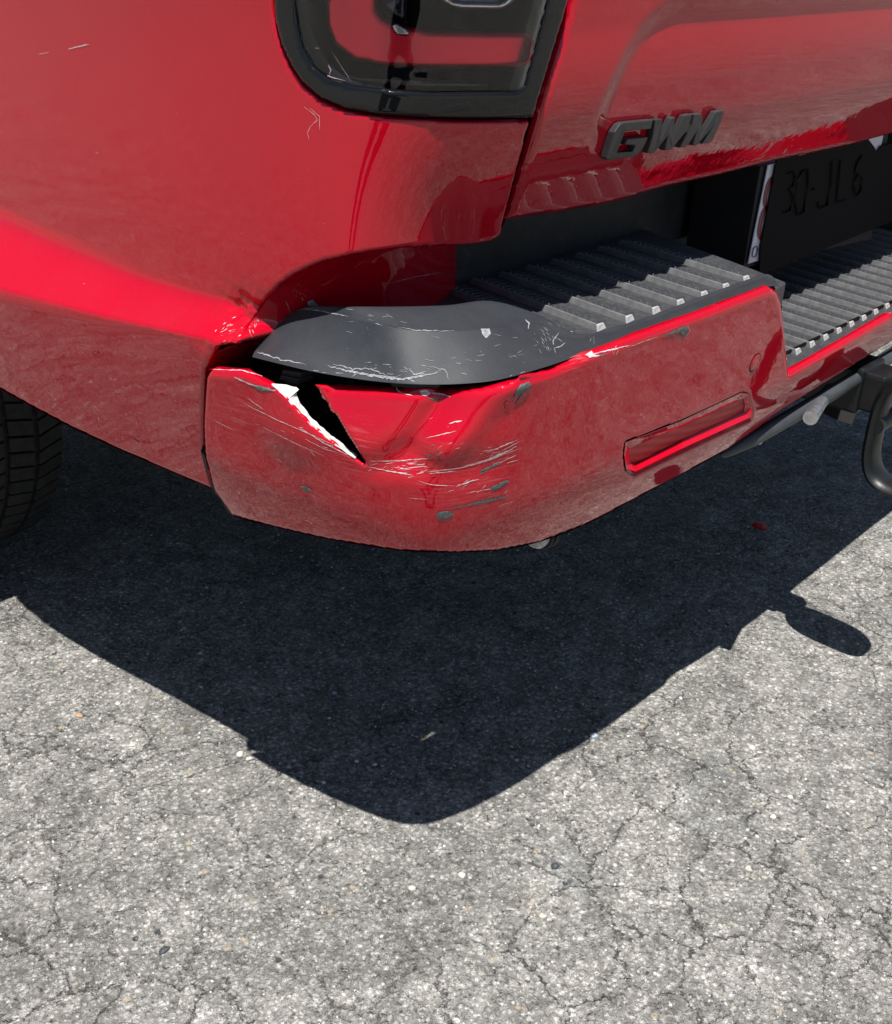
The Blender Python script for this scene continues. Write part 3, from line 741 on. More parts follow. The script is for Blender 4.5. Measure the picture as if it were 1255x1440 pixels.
mg.blob(B, [(724, 552), (732, 540), (744, 536), (748, 540), (740, 550), (730, 556), (722, 560)], jit=1.4)
mg.line(B, [(742, 542), (734, 556), (724, 568)], 2.6)
mr.blob(B, [(709, 566), (714, 562), (718, 570), (717, 577), (710, 576)], jit=1.5)
for p, w_ in [([(600, 664), (650, 657), (690, 646), (706, 640)], 1.6), ([(604, 666), (640, 662)], 1.5), ([(672, 652), (700, 640), (722, 630)], 2.4), ([(684, 660), (724, 640)], 1.2),
              ([(656, 693), (690, 687), (712, 680)], 1.2), ([(642, 684), (656, 679), (662, 676), (674, 674)], 2.2), ([(690, 634), (716, 623), (728, 618)], 2.0),
              ([(600, 616), (622, 611), (642, 606)], 1.3), ([(632, 596), (640, 593), (650, 592)], 2.4), ([(650, 655), (690, 645), (729, 631)], 1.4), ([(520, 648), (560, 648), (606, 644)], 1.5),
              ([(514, 655), (545, 662), (580, 668)], 1.5), ([(560, 660), (600, 655)], 1.4), ([(588, 676), (610, 682), (640, 683)], 1.2), ([(705, 634), (731, 620)], 1.6),
              ([(630, 691), (640, 688)], .9), ([(576, 700), (600, 702)], .8), ([(716, 650), (730, 646)], .9), ([(720, 705), (700, 712)], .8)]:
    mw.line(B, p, w_)
mw.flecks(B, 515, 640, 625, 672, 25, -.05, 14, 1.5); mw.flecks(B, 660, 625, 730, 665, 22, -.45, 12, 1.5); mw.flecks(B, 640, 660, 715, 700, 12, -.35, 10, 1.2)
mw.flecks(B, 738, 620, 752, 645, 5, -.6, 4, 1); mw.flecks(B, 600, 600, 660, 650, 7, -.4, 10, 1)
mg.flecks(B, 585, 630, 620, 655, 12, -.5, 9, 2.2); mg.flecks(B, 520, 645, 600, 668, 14, -.1, 8, 1.6)
mr.flecks(B, 575, 640, 625, 672, 22, -.1, 12, 4)
mw.blob(B, [(590, 550), (600, 548), (606, 553), (600, 557), (592, 556)]); mw.line(B, [(596, 552), (620, 554), (634, 558)], 3); mg.line(B, [(604, 560), (620, 564)], 3)
mw.line(B, [(556, 538), (559, 549), (566, 553)], 2.6); mw.line(B, [(560, 552), (580, 556)], 1.5)
mw.blob(B, [(822, 499), (832, 494), (838, 500), (850, 500), (830, 503)], jit=.8); mw.line(B, [(826, 500), (850, 494), (884, 486)], 2.4)
mg.line(B, [(832, 502), (856, 497)], 3.5); mw.flecks(B, 850, 490, 875, 501, 8, -.9, 8, 1.3); mw.line(B, [(880, 489), (925, 473)], 1)
mg.blob(B, [(932, 471), (950, 464), (962, 459), (969, 461), (966, 470), (961, 474), (959, 466), (950, 469)], jit=.6)
mw.line(B, [(931, 472), (958, 462), (968, 458), (970, 466), (963, 474)], .9)
mw.flecks(B, 780, 470, 1000, 700, 6, -.4, 4, .8); mw.flecks(B, 300, 560, 900, 750, 22, .2, 4, .7)
mw.blob(B, [(285, 560), (288, 559), (290, 562), (287, 565)], jit=.3)
mw.build('scratch', SCRW, bumper); mg.build('bare_patch', SCRG, bumper); mr.build('paint_chip', REDD, bumper)
bw_, bg_ = Marks(), Marks()
bw_.line(BB, [(96, 69), (112, 65), (126, 62)], 2.6); bw_.line(BB, [(55, 76), (70, 73)], 1.4); bw_.flecks(BB, 128, 212, 144, 218, 5, 0, 4, 1.2)
bw_.line(BB, [(428, 150), (442, 160), (447, 168), (437, 178), (433, 186), (435, 196)], .9); bw_.line(BB, [(436, 152), (450, 163), (450, 182)], .8)  # white highlight lines on the corner, painted as thin marks
bw_.flecks(BB, 305, 440, 345, 486, 20, -.5, 6, 1.8); bw_.flecks(BB, 300, 478, 340, 487, 9, 0, 5, 2.6)
bw_.line(BB, [(120, 575), (121, 568), (128, 563)], 1); bg_.line(BB, [(186, 615), (198, 622)], 1.8); bw_.flecks(BB, 0, 60, 700, 660, 60, 0, 2.4, .8)
bw_.build('scratch', SCRW, bpan); bg_.build('bare_patch', DARK, bpan)
pw = Marks()
pw.flecks(PB, 405, 395, 440, 425, 24, 1.2, 5, 1.8); pw.line(PB, [(402, 422), (406, 432), (408, 440)], 1.6); pw.blob(PB, [(432, 424), (440, 421), (448, 430), (434, 430)], jit=.6)
pw.flecks(PB, 335, 430, 370, 480, 20, 1.4, 7, 1.8); pw.line(PB, [(546, 398), (590, 388), (620, 383)], 1.1)
pw.build('scratch', SCRP, pocket)
gw = Marks(); gw.flecks(GB, 900, 20, 1250, 220, 26, 0, 3, 1); gw.flecks(GB, 1180, 8, 1196, 16, 8, .3, 4, 1.4); gw.build('dust_speck', SCRW, tail)

# ---- black corner cap and lip of the step
Bp = [(355, 503), (400, 514), (450, 525), (520, 536), (580, 541), (640, 541), (700, 535), (760, 519), (800, 506), (850, 489), (900, 470), (950, 452), (1000, 434), (1050, 415), (1080, 404), (1097, 404)]
Cp = [(358, 494), (388, 460), (425, 436), (500, 449), (560, 462), (630, 466), (700, 461), (756, 455), (802, 475), (850, 468), (900, 455), (950, 436), (1000, 417), (1050, 399), (1078, 389), (1090, 393)]
Dp = [(366, 482), (400, 448), (436, 432), (500, 431), (560, 431), (630, 429), (690, 423), (752, 440), (815, 470), (856, 462), (905, 448), (955, 429), (1005, 410), (1052, 393), (1074, 386), (1084, 388)]
zc = [.712, .736, .758, .768, .770, .767, .762, .752, .743, .740, .739, .738, .738, .738, .738, .736]
rB = [bmp0.P(*p, -.012) * .35 + bmp.P(*p, -.006) * .65 + [0, 0, .001] for p in Bp]
rC = [U(*p, 'z', z) for p, z in zip(Cp, zc)]
rD = [U(*p, 'z', z) for p, z in zip(Dp, [.717, .742, .763, .776, .778, .775, .768, .754, .742] + [.739] + [.737] * 6)]
rB0 = [p + [.022, .020, -.003] for p in rB]
rM = [b * .5 + c * .5 + np.array([0, 0, 0]) for i, (b, c) in enumerate(zip(rB, rC))]
rE = [p + [.006, .008, -.02] for p in rD]
lerp = lambda A, B_, t: [a_ * (1 - t) + b_ * t for a_, b_ in zip(A, B_)]
cap, _ = loft('corner_cap', [rB0, lerp(rB, rB0, .08), rB, lerp(rB, rM, .14), rM, lerp(rC, rM, .16), rC, lerp(rC, rD, .12), rD, rE], PLAST, truck, nu=6, nv=4, flip=False)
CB = BVHTree.FromPolygons([v.co for v in cap.data.vertices], [tuple(p.vertices) for p in cap.data.polygons])
cm, cd = Marks(), Marks()
cm.line(CB, [(358, 494), (375, 500), (395, 506), (430, 513)], 2.4, jit=1); cm.line(CB, [(356, 502), (400, 514), (460, 525)], 1.6, jit=.8)
cm.line(CB, [(462, 515), (490, 522), (530, 529), (560, 534), (590, 530), (620, 522)], 4.5, jit=1.2); cm.line(CB, [(470, 512), (500, 520), (520, 518), (545, 528)], 2, jit=1.5)
cm.line(CB, [(480, 520), (510, 526), (560, 531)], 2); cm.line(CB, [(575, 518), (583, 527), (600, 522)], 2); cm.line(CB, [(600, 515), (625, 520), (632, 533)], 1.4, jit=1)
cm.flecks(CB, 470, 505, 640, 535, 27, .15, 14, 1.8)
cm.line(CB, [(430, 434), (455, 438), (490, 445)], 2.0, jit=.6); cm.line(CB, [(560, 461), (590, 465), (640, 466)], 1.2, jit=.6); cm.flecks(CB, 430, 432, 600, 470, 14, .2, 12, 1.0)  # the two lines paint the thin highlight along the crest
cm.blob(CB, [(676, 462), (688, 463), (690, 469), (683, 476), (678, 470)], jit=.8); cm.line(CB, [(739, 450), (744, 455), (743, 463)], 4)
cm.line(CB, [(786, 468), (778, 480), (779, 486)], 1.8); cm.line(CB, [(780, 490), (790, 487), (795, 482)], 2.2); cm.flecks(CB, 745, 455, 790, 500, 33, .9, 10, .9); cm.flecks(CB, 560, 460, 760, 530, 27, -.1, 12, .8)
cm.line(CB, [(700, 535), (730, 526), (760, 518)], 1.2, jit=1); cm.flecks(CB, 825, 470, 845, 480, 9, 2.2, 6, .9)
cm.flecks(CB, 370, 440, 560, 520, 18, .2, 3, .9); cm.line(CB, [(372, 476), (385, 460), (402, 448)], 1.4)
cm.build('scuff_and_highlight', SCRP, cap)

# ---- step
step = link(bpy.data.objects.new('rear_step', None), truck)
def flatpoly(name, pts, th, mat, parent, bev=.002): return prism(name, pts, (0, 0, -th), mat, parent, bev)
flatpoly('step_plate', [(.20, .03, .731), (.30, -.006, .731), (.45, -.024, .731), (.60, -.03, .731), (.648, -.022, .731), (.668, .03, .731), (.735, .245, .731), (.25, .26, .731), (.2, .2, .731)], .03, STEPM, step)
flatpoly('step_plate', [(.655, -.020, .596), (1.60, -.020, .596), (1.58, .25, .596), (.74, .25, .596)], .03, STEPM, step)
flatpoly('step_riser', [(.655, -.02, .70), (.672, .03, .70), (.739, .25, .70), (.730, .25, .70), (.66, .03, .70)], .12, DARK, step)
flatpoly('step_riser', [(1.60, -.045, .735), (2.18, .0, .735), (2.18, .25, .735), (1.58, .25, .735)], .16, STEPM, step)
def pad_mesh(name, L, W, H, nrib):
    """one raised tread pad: chamfered slab with a side rail coloured lighter as if lit and cross ribs"""
    V, F, MI = [], [], []
    def add(P, Q, m=0):
        b = len(V); V.extend(P); F.extend(tuple(b + i for i in q) for q in Q); MI.extend([m] * len(Q))
    def hexa(c, m=0): add(c, [(0, 3, 2, 1), (4, 5, 6, 7), (0, 1, 5, 4), (1, 2, 6, 5), (2, 3, 7, 6), (3, 0, 4, 7)], m)
    c = .0028
    hexa([(.003, .004, 0), (W, .010, 0), (W, L, 0), (.003, L, 0), (.006, .008, H * .6), (W - .004, .016, H * .35), (W - .004, L - c, H * .35), (.006, L - c, H * .6)])
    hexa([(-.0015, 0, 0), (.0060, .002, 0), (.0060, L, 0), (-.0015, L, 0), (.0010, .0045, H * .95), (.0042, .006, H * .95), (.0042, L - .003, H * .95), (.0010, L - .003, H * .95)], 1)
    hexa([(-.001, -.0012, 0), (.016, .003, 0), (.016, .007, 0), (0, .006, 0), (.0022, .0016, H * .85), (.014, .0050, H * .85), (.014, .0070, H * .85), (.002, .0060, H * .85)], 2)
    for k in range(nrib):
        y = .012 + (L - .020) * (k + .5) / nrib; t = (L - .012) / nrib * .22
        x1 = W - .005
        hexa([(.008, y - t, H * .5), (x1, y - t, H * .3), (x1, y + t, H * .3), (.008, y + t, H * .5),
              (.009, y - t * .6, H * .6 + .0007), (x1, y - t * .6, H * .35 + .0008), (x1, y + t * .6, H * .35 + .0008), (.009, y + t * .6, H * .6 + .0007)])
        add([(.0066, y - .0008, H * .8), (.0084, y - .0008, H * .8), (.0084, y + .0008, H * .8), (.0066, y + .0008, H * .8),
             (.0069, y - .0005, H + .0012), (.0081, y - .0005, H + .0012), (.0081, y + .0005, H + .0012), (.0069, y + .0005, H + .0012)],
            [(4, 5, 6, 7), (0, 1, 5, 4), (1, 2, 6, 5), (2, 3, 7, 6), (3, 0, 4, 7)], 1)
    me = bpy.data.meshes.new(name); me.from_pydata(V, [], F); me.update()
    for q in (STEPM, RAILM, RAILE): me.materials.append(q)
    me.polygons.foreach_set('material_index', MI); return me
def pads(me, spots, z, lean):
    for x, y in spots:
        o = bpy.data.objects.new('tread_pad', me); link(o, step)
        o.matrix_local = Matrix(((1, lean, 0, x), (0, 1, 0, y), (0, 0, 1, z), (0, 0, 0, 1)))
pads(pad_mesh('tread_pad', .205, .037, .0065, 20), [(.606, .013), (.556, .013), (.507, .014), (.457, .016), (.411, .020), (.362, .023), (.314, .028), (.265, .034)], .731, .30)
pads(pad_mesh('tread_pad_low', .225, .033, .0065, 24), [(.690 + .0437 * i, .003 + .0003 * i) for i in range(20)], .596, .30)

# ---- recess wall under the tailgate, plate and plate cover
flatpoly('recess_wall', [(.318, .246, .93), (.99, .246, .93), (.99, .262, .93), (.318, .262, .93)], .23, WALLM, truck)
flatpoly('recess_back', [(.985, .30, .93), (2.1, .30, .93), (2.1, .32, .93), (.985, .32, .93)], .36, DARK, truck)
flatpoly('recess_back', [(1.58, .20, .93), (2.1, .16, .93), (2.1, .18, .93), (1.58, .30, .93)], .33, WALLM, truck)
PY = .128
def PL(a, b, y=PY): return U(a, b, 'y', y)
plate = prism('number_plate', [PL(1081, 232), PL(1243, 190), PL(1216, 318), PL(1053, 371)], (0, .002, 0), PLATEW, truck, .0006)
prism('plate_holder', [PL(1070, 234, PY + .004), PL(1250, 188, PY + .004), PL(1226, 336, PY + .004), PL(1046, 377, PY + .004)], (0, .10, 0), DARK, truck, .001)
def ring8(cx, cy, rx, ry, slant, w, wy, mat, parent, name):
    pass
# the figure 8: two open loops
def loop(cx, cy, ax, ay, w, name, mat, parent, lean=-.20, y=PY - .0012, n=28, th=.0012, pw_=2.6):
    V = []; F = []
    for k in range(n):
        t = 2 * math.pi * k / n; c, s_ = math.cos(t), math.sin(t)
        c = math.copysign(abs(c) ** (2 / pw_), c); s_ = math.copysign(abs(s_) ** (2 / pw_), s_)
        for e, yy in ((1, y), (1, y + th), (0, y), (0, y + th)):
            rx, ry = ax - w * (1 - e), ay - w * 1.25 * (1 - e)
            py = cy + ry * s_; px = cx + rx * c + lean * (py - cy)
            V.append(PL(px, py, yy))
    for k in range(n):
        a, b = 4 * k, 4 * ((k + 1) % n)
        F += [(a, b, b + 2, a + 2), (a + 1, a, b, b + 1)[::-1], (a + 2, b + 2, b + 3, a + 3)]
    return mesh_obj(name, V, F, mat, parent, False)
loop(1086.5, 271, 10.5, 24, 4.6, 'digit', PLATER, plate); loop(1079.5, 313, 11.5, 26, 4.8, 'digit', PLATER, plate)
loop(1062.5, 354, 3.6, 8, 1.0, 'emblem', PLATEB, plate)
cover = prism('plate_cover', [PL(1093, 225, PY - .004), PL(1222, 196, PY - .004), PL(1230, 206, PY - .004), PL(1234, 214, PY - .004), PL(1240, 205, PY - .004), PL(1290, 196, PY - .004), PL(1270, 305, PY - .004), PL(1069, 387, PY - .004), PL(1070, 350, PY - .004)], (0, .0015, 0), COVER, truck)
def glyph(strokes):
    for st in strokes:
        P = [PL(a, b, PY - .0046) for a, b in st]
        tube('character', P,   .0028, COVERG, cover, seg=6, flat=.25, up=(0, 0, 1) if False else (.1, .05, 1))
glyph([[(1106, 244), (1116, 241), (1118, 250), (1115, 261), (1109, 266), (1114, 272), (1115, 284), (1110, 296), (1101, 299)]])
glyph([[(1128, 240), (1136, 238), (1136, 262), (1130, 298), (1121, 302), (1118, 285), (1122, 255), (1128, 240)]])
glyph([[(1144, 264), (1143, 267)]])
glyph([[(1170, 226), (1168, 262), (1163, 288), (1152, 293), (1150, 284)]]); glyph([[(1182, 224), (1176, 284), (1190, 281)]])
glyph([[(1212, 218), (1204, 232), (1200, 262), (1204, 276), (1210, 268), (1213, 250), (1206, 244), (1201, 255)]])

# ---- valance tube, underbody, sensor plug and tow gear
cl = [U(1014, 640, 'y', .018), U(1034, 630, 'y', .008), U(1060, 616, 'y', -.002), U(1104, 591, 'y', -.010), U(1154, 562, 'y', -.014), U(1204, 532, 'y', -.016), U(1262, 495, 'y', -.016)]
cl = cl + [np.array([1.45, -.016, cl[-1][2]]), np.array([1.75, -.02, cl[-1][2] + .01])]
tube('lower_valance', catmull(cl, 5), np.interp(np.linspace(0, 1, 41), [0, .06, .25, 1], [.003, .007, .0110, .0125]), TUBE, truck, seg=20, flat=1.0)
box('underbody', np.array([.16, .30, .46]), np.array([2.14, 3.0, .60]), DARK, truck, .02)
box('leak_block', np.array([.075, .16, .56]), np.array([.30, .34, .70]), DARK, truck, .01)  # unseen box added to stop sun leaking down through the corner
box('underbody', np.array([.30, .06, .50]), np.array([2.0, .32, .55]), DARK, truck, .01)
box('bed_floor', np.array([.12, .30, .88]), np.array([2.15, 2.95, .90]), DARK, truck, .01)
box('bed_rail', np.array([.06, .20, 1.28]), np.array([.14, 2.95, 1.325]), DARK, truck, .01)
box('rear_panel_inner', np.array([.20, .13, .90]), np.array([2.05, .15, 1.30]), DARK, truck, .005)
a, b = U(752, 754, 'y', .085), U(786, 747, 'y', .085)
d = (b - a) / np.linalg.norm(b - a)
PLUGM = simple('dull_zinc_fitting', (.46, .46, .43), .55, .3, 0, 500, .4, .001, .4, 150)
plug = tube('sensor_plug', [a, a + d * .0006, a + d * .006, a + d * .0062, a + d * .012], [.0125, .0150, .0165, .0150, .0150], PLUGM, truck, seg=28)
tube('plug_ring', [a + d * .012, a + d * .0125, a + d * .017, a + d * .0172, a + d * .022, a + d * .0222, a + d * .030], [.0175, .0185, .0185, .0150, .0150, .0175, .0175], DARK, plug, seg=28)
hitch = link(bpy.data.objects.new('tow_hitch', None), truck)
box('receiver_tube', np.array([.955, -.030, .462]), np.array([1.035, .30, .536]), HBLACK, hitch, .006)
prism('side_plate', [U(1197, 531, 'y', .0), U(1220, 540, 'y', .0), U(1199, 598, 'y', .0), U(1178, 591, 'y', .0)], (.010, .03, 0), HBLACK, hitch, .002)
box('drawbar', np.array([.962, -.062, .468]), np.array([1.028, .0, .53]), HBLACK, hitch, .006)
ring = []
for k in range(40):
    t = 2 * math.pi * k / 40; c_, s_ = math.cos(t), math.sin(t)
    ring.append((.975, -.122 + .064 * math.copysign(abs(c_) ** .62, c_), .446 + .088 * math.copysign(abs(s_) ** .62, s_)))
tube('shackle', ring, .011, HBLACK, hitch, seg=12, flat=2.5, up=(1, 0, 0), closed=True)
tube('lock_pin', [U(1168, 548, 'y', -.0), U(1152, 568, 'y', -.02), U(1140, 588, 'y', -.035)], .0105, STEEL, hitch, seg=18)
tube('shackle_bolt', [(.955, -.064, .455), (1.015, -.064, .455)], .013, HBLACK, hitch, seg=16)
tube('bracket', [U(1090, 598, 'y', .0), U(1076, 612, 'y', .01), U(1068, 622, 'y', .02)], .004, STEEL, truck, seg=8)

# ---- wheel
wheel = link(bpy.data.objects.new('wheel', None), truck)
WC = np.array([.082, 1.40, .385]); WR = .385; HW = .135
prof = [(-.135, .24), (-.15, .30), (-.145, .345), (-.130, .372), (-.10, .376), (0, .377), (.10, .376), (.130, .372), (.145, .345), (.15, .30), (.135, .24)]
pr = catmull(prof, 4); V = []; F = []; ns = 72
for k in range(ns):
    t = 2 * math.pi * k / ns
    for x, r in pr: V.append(WC + [x, r * math.cos(t), r * math.sin(t)])
m_ = len(pr)
for k in range(ns):
    for j in range(m_ - 1): F.append((k * m_ + j, ((k + 1) % ns) * m_ + j, ((k + 1) % ns) * m_ + j + 1, k * m_ + j + 1))
tyre = mesh_obj('tyre', V, F, RUB, wheel, True)
V = []; F = []
def tblock(x0, x1, t0, t1, sk, r0=.370, r1=.386):
    b = len(V)
    for r in (r0, r1):
        for x, t in ((x0, t0), (x1, t0 + sk), (x1, t1 + sk), (x0, t1)):
            dd = .0015 if r == r1 else 0
            V.append(WC + [x, (r - (abs(x) / .135) ** 4 * .006) * math.cos(t), (r - (abs(x) / .135) ** 4 * .006) * math.sin(t)])
    F.extend(tuple(b + i for i in q) for q in [(4, 5, 6, 7), (0, 1, 5, 4), (1, 2, 6, 5), (2, 3, 7, 6), (3, 0, 4, 7)])
nb = 78
for rib, (x0, x1) in enumerate([(-.133, -.088), (-.078, -.034), (-.024, .024), (.034, .078), (.088, .133)]):
    for k in range(nb):
        t = 2 * math.pi * (k + (.5 if rib % 2 else 0)) / nb; wd = 2 * math.pi / nb * .84
        xm = (x0 + x1) / 2
        tblock(x0, x1, t, t + wd, .03 * (1 if rib % 2 else -1))
tb = mesh_obj('tread', V, F, RUB, tyre, False); tb['kind'] = 'stuff'
V = []; F = []
for k in range(48):
    t = 2 * math.pi * k / 48
    for x, r in ((-.12, .245), (-.10, .22), (-.09, .10), (-.10, .0)): V.append(WC + [x, r * math.cos(t), r * math.sin(t)])
for k in range(48):
    for j in range(3): F.append((k * 4 + j, ((k + 1) % 48) * 4 + j, ((k + 1) % 48) * 4 + j + 1, k * 4 + j + 1))
mesh_obj('rim', V, F, HBLACK, wheel, True)
# inner arch liner
V = []; F = []
for k in range(25):
    t = math.pi * k / 24; c_, s_ = math.cos(t), math.sin(t)
    for x in (.05, .62): V.append((x, 1.555 - .50 * c_, .42 + .49 * s_))
for k in range(24): F.append((2 * k, 2 * k + 1, 2 * k + 3, 2 * k + 2))
mesh_obj('arch_liner', V, F, DARK, truck, True, solid=.004)

# ------------------------------------------------------------------ loose bits on the asphalt
def stone(name, px, py, sx, sy, h, mat, label, cat='stone', group=None, seed=0, sub=2, flat=False):
    bm = bmesh.new(); bmesh.ops.create_icosphere(bm, subdivisions=sub, radius=1); r = random.Random(seed)
    ph = [r.uniform(0, 6) for _ in range(6)]
    for v in bm.verts:
        k = 1 + .16 * math.sin(3 * v.co.x + ph[0]) + .14 * math.sin(4 * v.co.y + ph[1]) + .12 * math.sin(4 * v.co.z + ph[2])
        v.co = Vector((v.co.x * sx * k, v.co.y * sy * k, max(-.25, v.co.z * k) * h))
    me = bpy.data.meshes.new(name); bm.to_mesh(me); bm.free(); me.materials.append(mat)
    if not flat: me.shade_smooth()
    o = link(bpy.data.objects.new(name, me)); p = U(px, py, 'z', 0); o.location = (p[0], p[1], h * .22); o.rotation_euler = (0, 0, r.uniform(0, 3))
    tag(o, label, cat, group); return o
STW = simple('pale_stone', (.62, .58, .50), .7, 0, 0, 400, .4, .001, .3, 200)
STO = simple('tan_stone', (.40, .25, .15), .75, 0, 0, 400, .4, .001, .3, 200)
STD = simple('dark_stone', (.05, .055, .062), .6, 0, 0, 400, .4, .001, .4, 200)
STB = simple('blue_grey_stone', (.30, .36, .42), .5, 0, 0, 400, .4, .001, .3, 200)
stone('pebble', 338, 1062, .0062, .005, .004, STW, 'cream pebble just outside the left edge of the shadow', seed=1)
stone('pebble', 112, 1007, .0062, .0045, .003, STO, 'tan brown pebble near the left edge of the photo', seed=2)
stone('pebble', 231, 1337, .0085, .004, .003, STD, 'flat dark pebble low on the left of the sunlit asphalt', seed=3)
stone('pebble', 781, 1219, .0065, .005, .004, STD, 'round dark pebble below the tip of the shadow', seed=4)
stone('pebble', 650, 1232, .005, .005, .004, STW, 'small white pebble left of the round dark pebble', seed=5)
stone('pebble', 1058, 1052, .0048, .005, .004, STW, 'small white pebble right of the shadow and below the hitch shadow', seed=6)
stone('pebble', 1087, 1150, .0045, .004, .004, STW, 'white pebble at lower right in the sunlit asphalt', seed=9)
stone('pebble', 470, 975, .0045, .003, .003, STB, 'bluish pebble inside the dark shadow of the truck', seed=10)
RB_ = simple('red_plastic_shard', (.42, .012, .015), .35, 0, .3, 200, .4, .001, .3, 100)
c = U(1068, 742, 'z', .0)
e1, e2 = np.array([CR[0], CR[1], 0]), np.array([CU[0], CU[1], 0]); e1 /= np.linalg.norm(e1); e2 /= np.linalg.norm(e2)
sh = [(-.014, .006), (-.004, .009), (.010, .008), (.016, .001), (.013, -.009), (.004, -.012), (-.008, -.003)]
V = [c + e1 * a_ + e2 * b_ + [0, 0, .003 + .004 * random.random()] for a_, b_ in sh] + [c + e1 * a_ * .55 + e2 * b_ * .4 + [0, 0, .012] for a_, b_ in sh] + [c + e1 * a_ + e2 * b_ + [0, 0, .0003] for a_, b_ in sh]
n_ = 7; F = [(i, (i + 1) % n_, (i + 1) % n_ + n_, i + n_) for i in range(n_)] + [(i + 2 * n_, (i + 1) % n_ + 2 * n_, (i + 1) % n_, i) for i in range(n_)] + [tuple(range(n_, 2 * n_)), tuple(range(3 * n_ - 1, 2 * n_ - 1, -1))]
tag(mesh_obj('plastic_shard', V, F, RB_, None, False), 'broken red plastic shard lying in the shadow under the bumper', 'shard')
c = U(835, 1036, 'z', .0)
GL2 = simple('glass_chip', (.35, .42, .50), .2, 0, .5)
tag(prism('glass_chip', [c + [-.006, -.002, .003], c + [.003, -.006, .003], c + [.006, .003, .004], c + [-.003, .006, .004]], (0, 0, -.0026), GL2), 'tiny square pale blue chip near the tip of the shadow', 'chip')

# fine loose grit: nobody could count it
def grit():
    V = []; F = []; MI = []
    bm = bmesh.new(); bmesh.ops.create_icosphere(bm, subdivisions=1, radius=1)
    bv = np.array([v.co[:] for v in bm.verts]); bf = np.array([[v.index for v in f.verts] for f in bm.faces]); bm.free()
    n = 26000; k = 0; allV = []; allF = []
    X = rng.uniform(-.45, 1.6, n); Y = rng.uniform(-.5, 1.5, n)
    for i in range(n):
        r = .0009 + .0022 * rng.random() ** 3
        v = bv * (1 + rng.uniform(-.3, .3, (len(bv), 1))) * [r * rng.uniform(.7, 1.3), r * rng.uniform(.7, 1.3), r * .6]
        allV.append(v + [X[i], Y[i], r * .10]); allF.append(bf + k); k += len(bv)
    V = np.vstack(allV); F = np.vstack(allF)
    me = bpy.data.meshes.new('grit'); me.from_pydata(V.tolist(), [], F.tolist())
    for c_ in ((.27, .265, .255), (.40, .39, .37), (.12, .12, .125), (.60, .58, .54)):
        me.materials.append(simple('grit_stone', c_, .8))
    mi = np.repeat(rng.choice(4, n, p=[.5, .27, .17, .06]), len(bf)).astype(np.int32)
    me.polygons.foreach_set('material_index', mi); me.shade_smooth()
    o = link(bpy.data.objects.new('grit', me)); tag(o, 'fine loose grit scattered over the old asphalt', 'grit', kind='stuff')
grit()

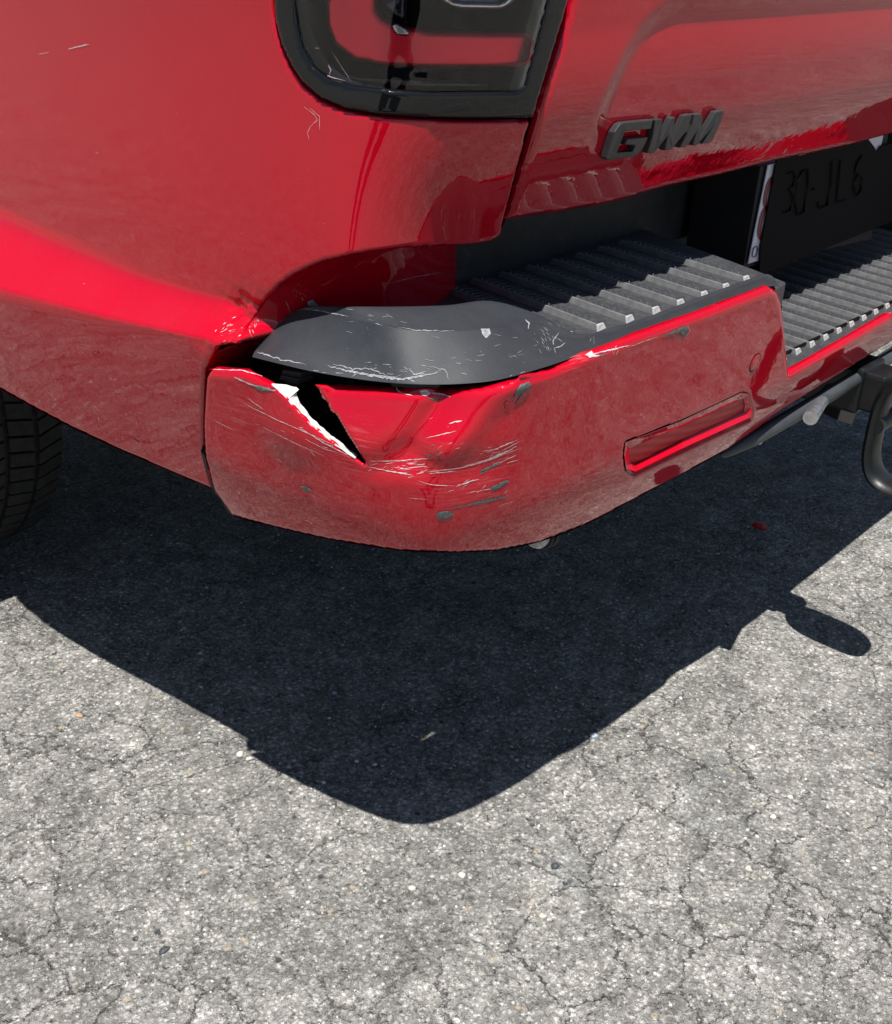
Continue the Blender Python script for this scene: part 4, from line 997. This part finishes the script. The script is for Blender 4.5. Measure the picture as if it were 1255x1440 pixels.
# ------------------------------------------------------------------ the person taking the picture (seen mirrored in the paint and the lamp)
def person():
    fw = np.array([.757, .653, 0]); rt = np.array([.653, -.757, 0]); up = np.array([0, 0, 1.]); base = np.array([-1.03, -.93, 0])
    def q(f, r, z): return base + fw * f + rt * r + up * z
    cam_ = CP - CF * .014
    V = []; E = []; Rr = []
    def add(p, r, par=None):
        V.append(tuple(p)); Rr.append(r); i = len(V) - 1
        if par is not None: E.append((par, i))
        return i
    pel = add(q(0, 0, .88), .125)
    ab = add(q(.01, 0, 1.0), .115, pel); ch = add(q(.03, 0, 1.18), .130, ab); nk = add(q(.05, 0, 1.34), .055, ch)
    nk2 = add(q(.075, 0, 1.41), .05, nk); hd = add(q(.10, 0, 1.48), .078, nk2); hd2 = add(q(.105, 0, 1.56), .072, hd); add(q(.19, 0, 1.475), .018, hd)
    for sd in (-1, 1):
        h = add(q(0, sd * .09, .80), .095, pel); k = add(q(.04, sd * .12, .45), .062, h); a = add(q(-.01, sd * .13, .10), .042, k)
        b = add(q(.08, sd * .14, .045), .042, a); add(q(.17, sd * .15, .035), .034, b)
        s0 = add(q(.03, sd * .17, 1.27), .06, ch); hand = cam_ - fw * .035 + rt * sd * .085 - up * .01
        el = np.array(q(.10, sd * .25, 1.02)); e_ = add(el, .042, s0); wr = hand - fw * .05 - up * .035 + rt * sd * .015
        w_ = add(wr, .027, e_); pm = add(hand - fw * .005, .026, w_)
        for j in range(4):
            b0 = hand + up * (.022 - .016 * j) + fw * .012 + rt * sd * .004
            f1 = add(b0, .0098, pm); f2 = add(b0 + fw * (.020 - .002 * abs(j - 1)) - rt * sd * .012, .009, f1); add(b0 + fw * .018 - rt * sd * (.034 - .003 * abs(j - 1)), .008, f2)
        t1 = add(hand + up * .030 - fw * .018 - rt * sd * .008, .0105, pm); add(hand + up * .034 - fw * .016 - rt * sd * .034, .009, t1)
    me = bpy.data.meshes.new('person'); me.from_pydata(V, E, []); me.update()
    o = bpy.data.objects.new('person', me); C.objects.link(o)
    md = o.modifiers.new('skin', 'SKIN'); md.use_smooth_shade = True
    for i, r in enumerate(Rr):
        me.skin_vertices[0].data[i].radius = (r, r)
        me.skin_vertices[0].data[i].use_root = (i == 0)
    ms = o.modifiers.new('sub', 'SUBSURF'); ms.levels = ms.render_levels = 2
    dg = bpy.context.evaluated_depsgraph_get(); m2 = bpy.data.meshes.new_from_object(o.evaluated_get(dg))
    o.modifiers.clear(); o.data = m2; m2.materials.clear()
    mats = [simple('skin_tone', (.42, .24, .17), .5), simple('dark_jeans', (.018, .022, .035), .8, 0, 0, 500, .3, .001, .3, 60), simple('navy_shirt', (.03, .035, .05), .85, 0, 0, 500, .3, .001, .2, 60), simple('black_shoes', (.015, .015, .016), .5), simple('brown_hair', (.03, .018, .012), .6)]
    for m in mats: m2.materials.append(m)
    for p in m2.polygons:
        c = np.array(p.center); f = (c - base) @ fw; r = (c - base) @ rt; z = c[2]
        i = 0
        if z < .085: i = 3
        elif z < .93 and f < .25: i = 1
        elif z < 1.34 and f < .20: i = 2
        elif z > 1.53 or (z > 1.43 and f < .07): i = 4
        p.material_index = i; p.use_smooth = True
    tag(o, 'person in dark jeans and navy shirt holding up a phone, mirrored in the paint', 'person')
    ph = bpy.data.meshes.new('phone'); bm = bmesh.new(); bmesh.ops.create_cube(bm, size=1); bm.to_mesh(ph); bm.free()
    ph.materials.append(simple('black_phone', (.012, .012, .014), .25, 0, .6))
    p = bpy.data.objects.new('phone', ph); C.objects.link(p)
    Mx = Matrix.Identity(4); pc = cam_ - CF * .003
    for i in range(3): Mx[i][0] = CR[i] * .150; Mx[i][1] = CU[i] * .072; Mx[i][2] = -CF[i] * .008; Mx[i][3] = pc[i]
    p.matrix_world = Mx; b = p.modifiers.new('bevel', 'BEVEL'); b.width = .06; b.segments = 3
    tag(p, 'black phone held up by the person in front of the bumper', 'phone')
person()
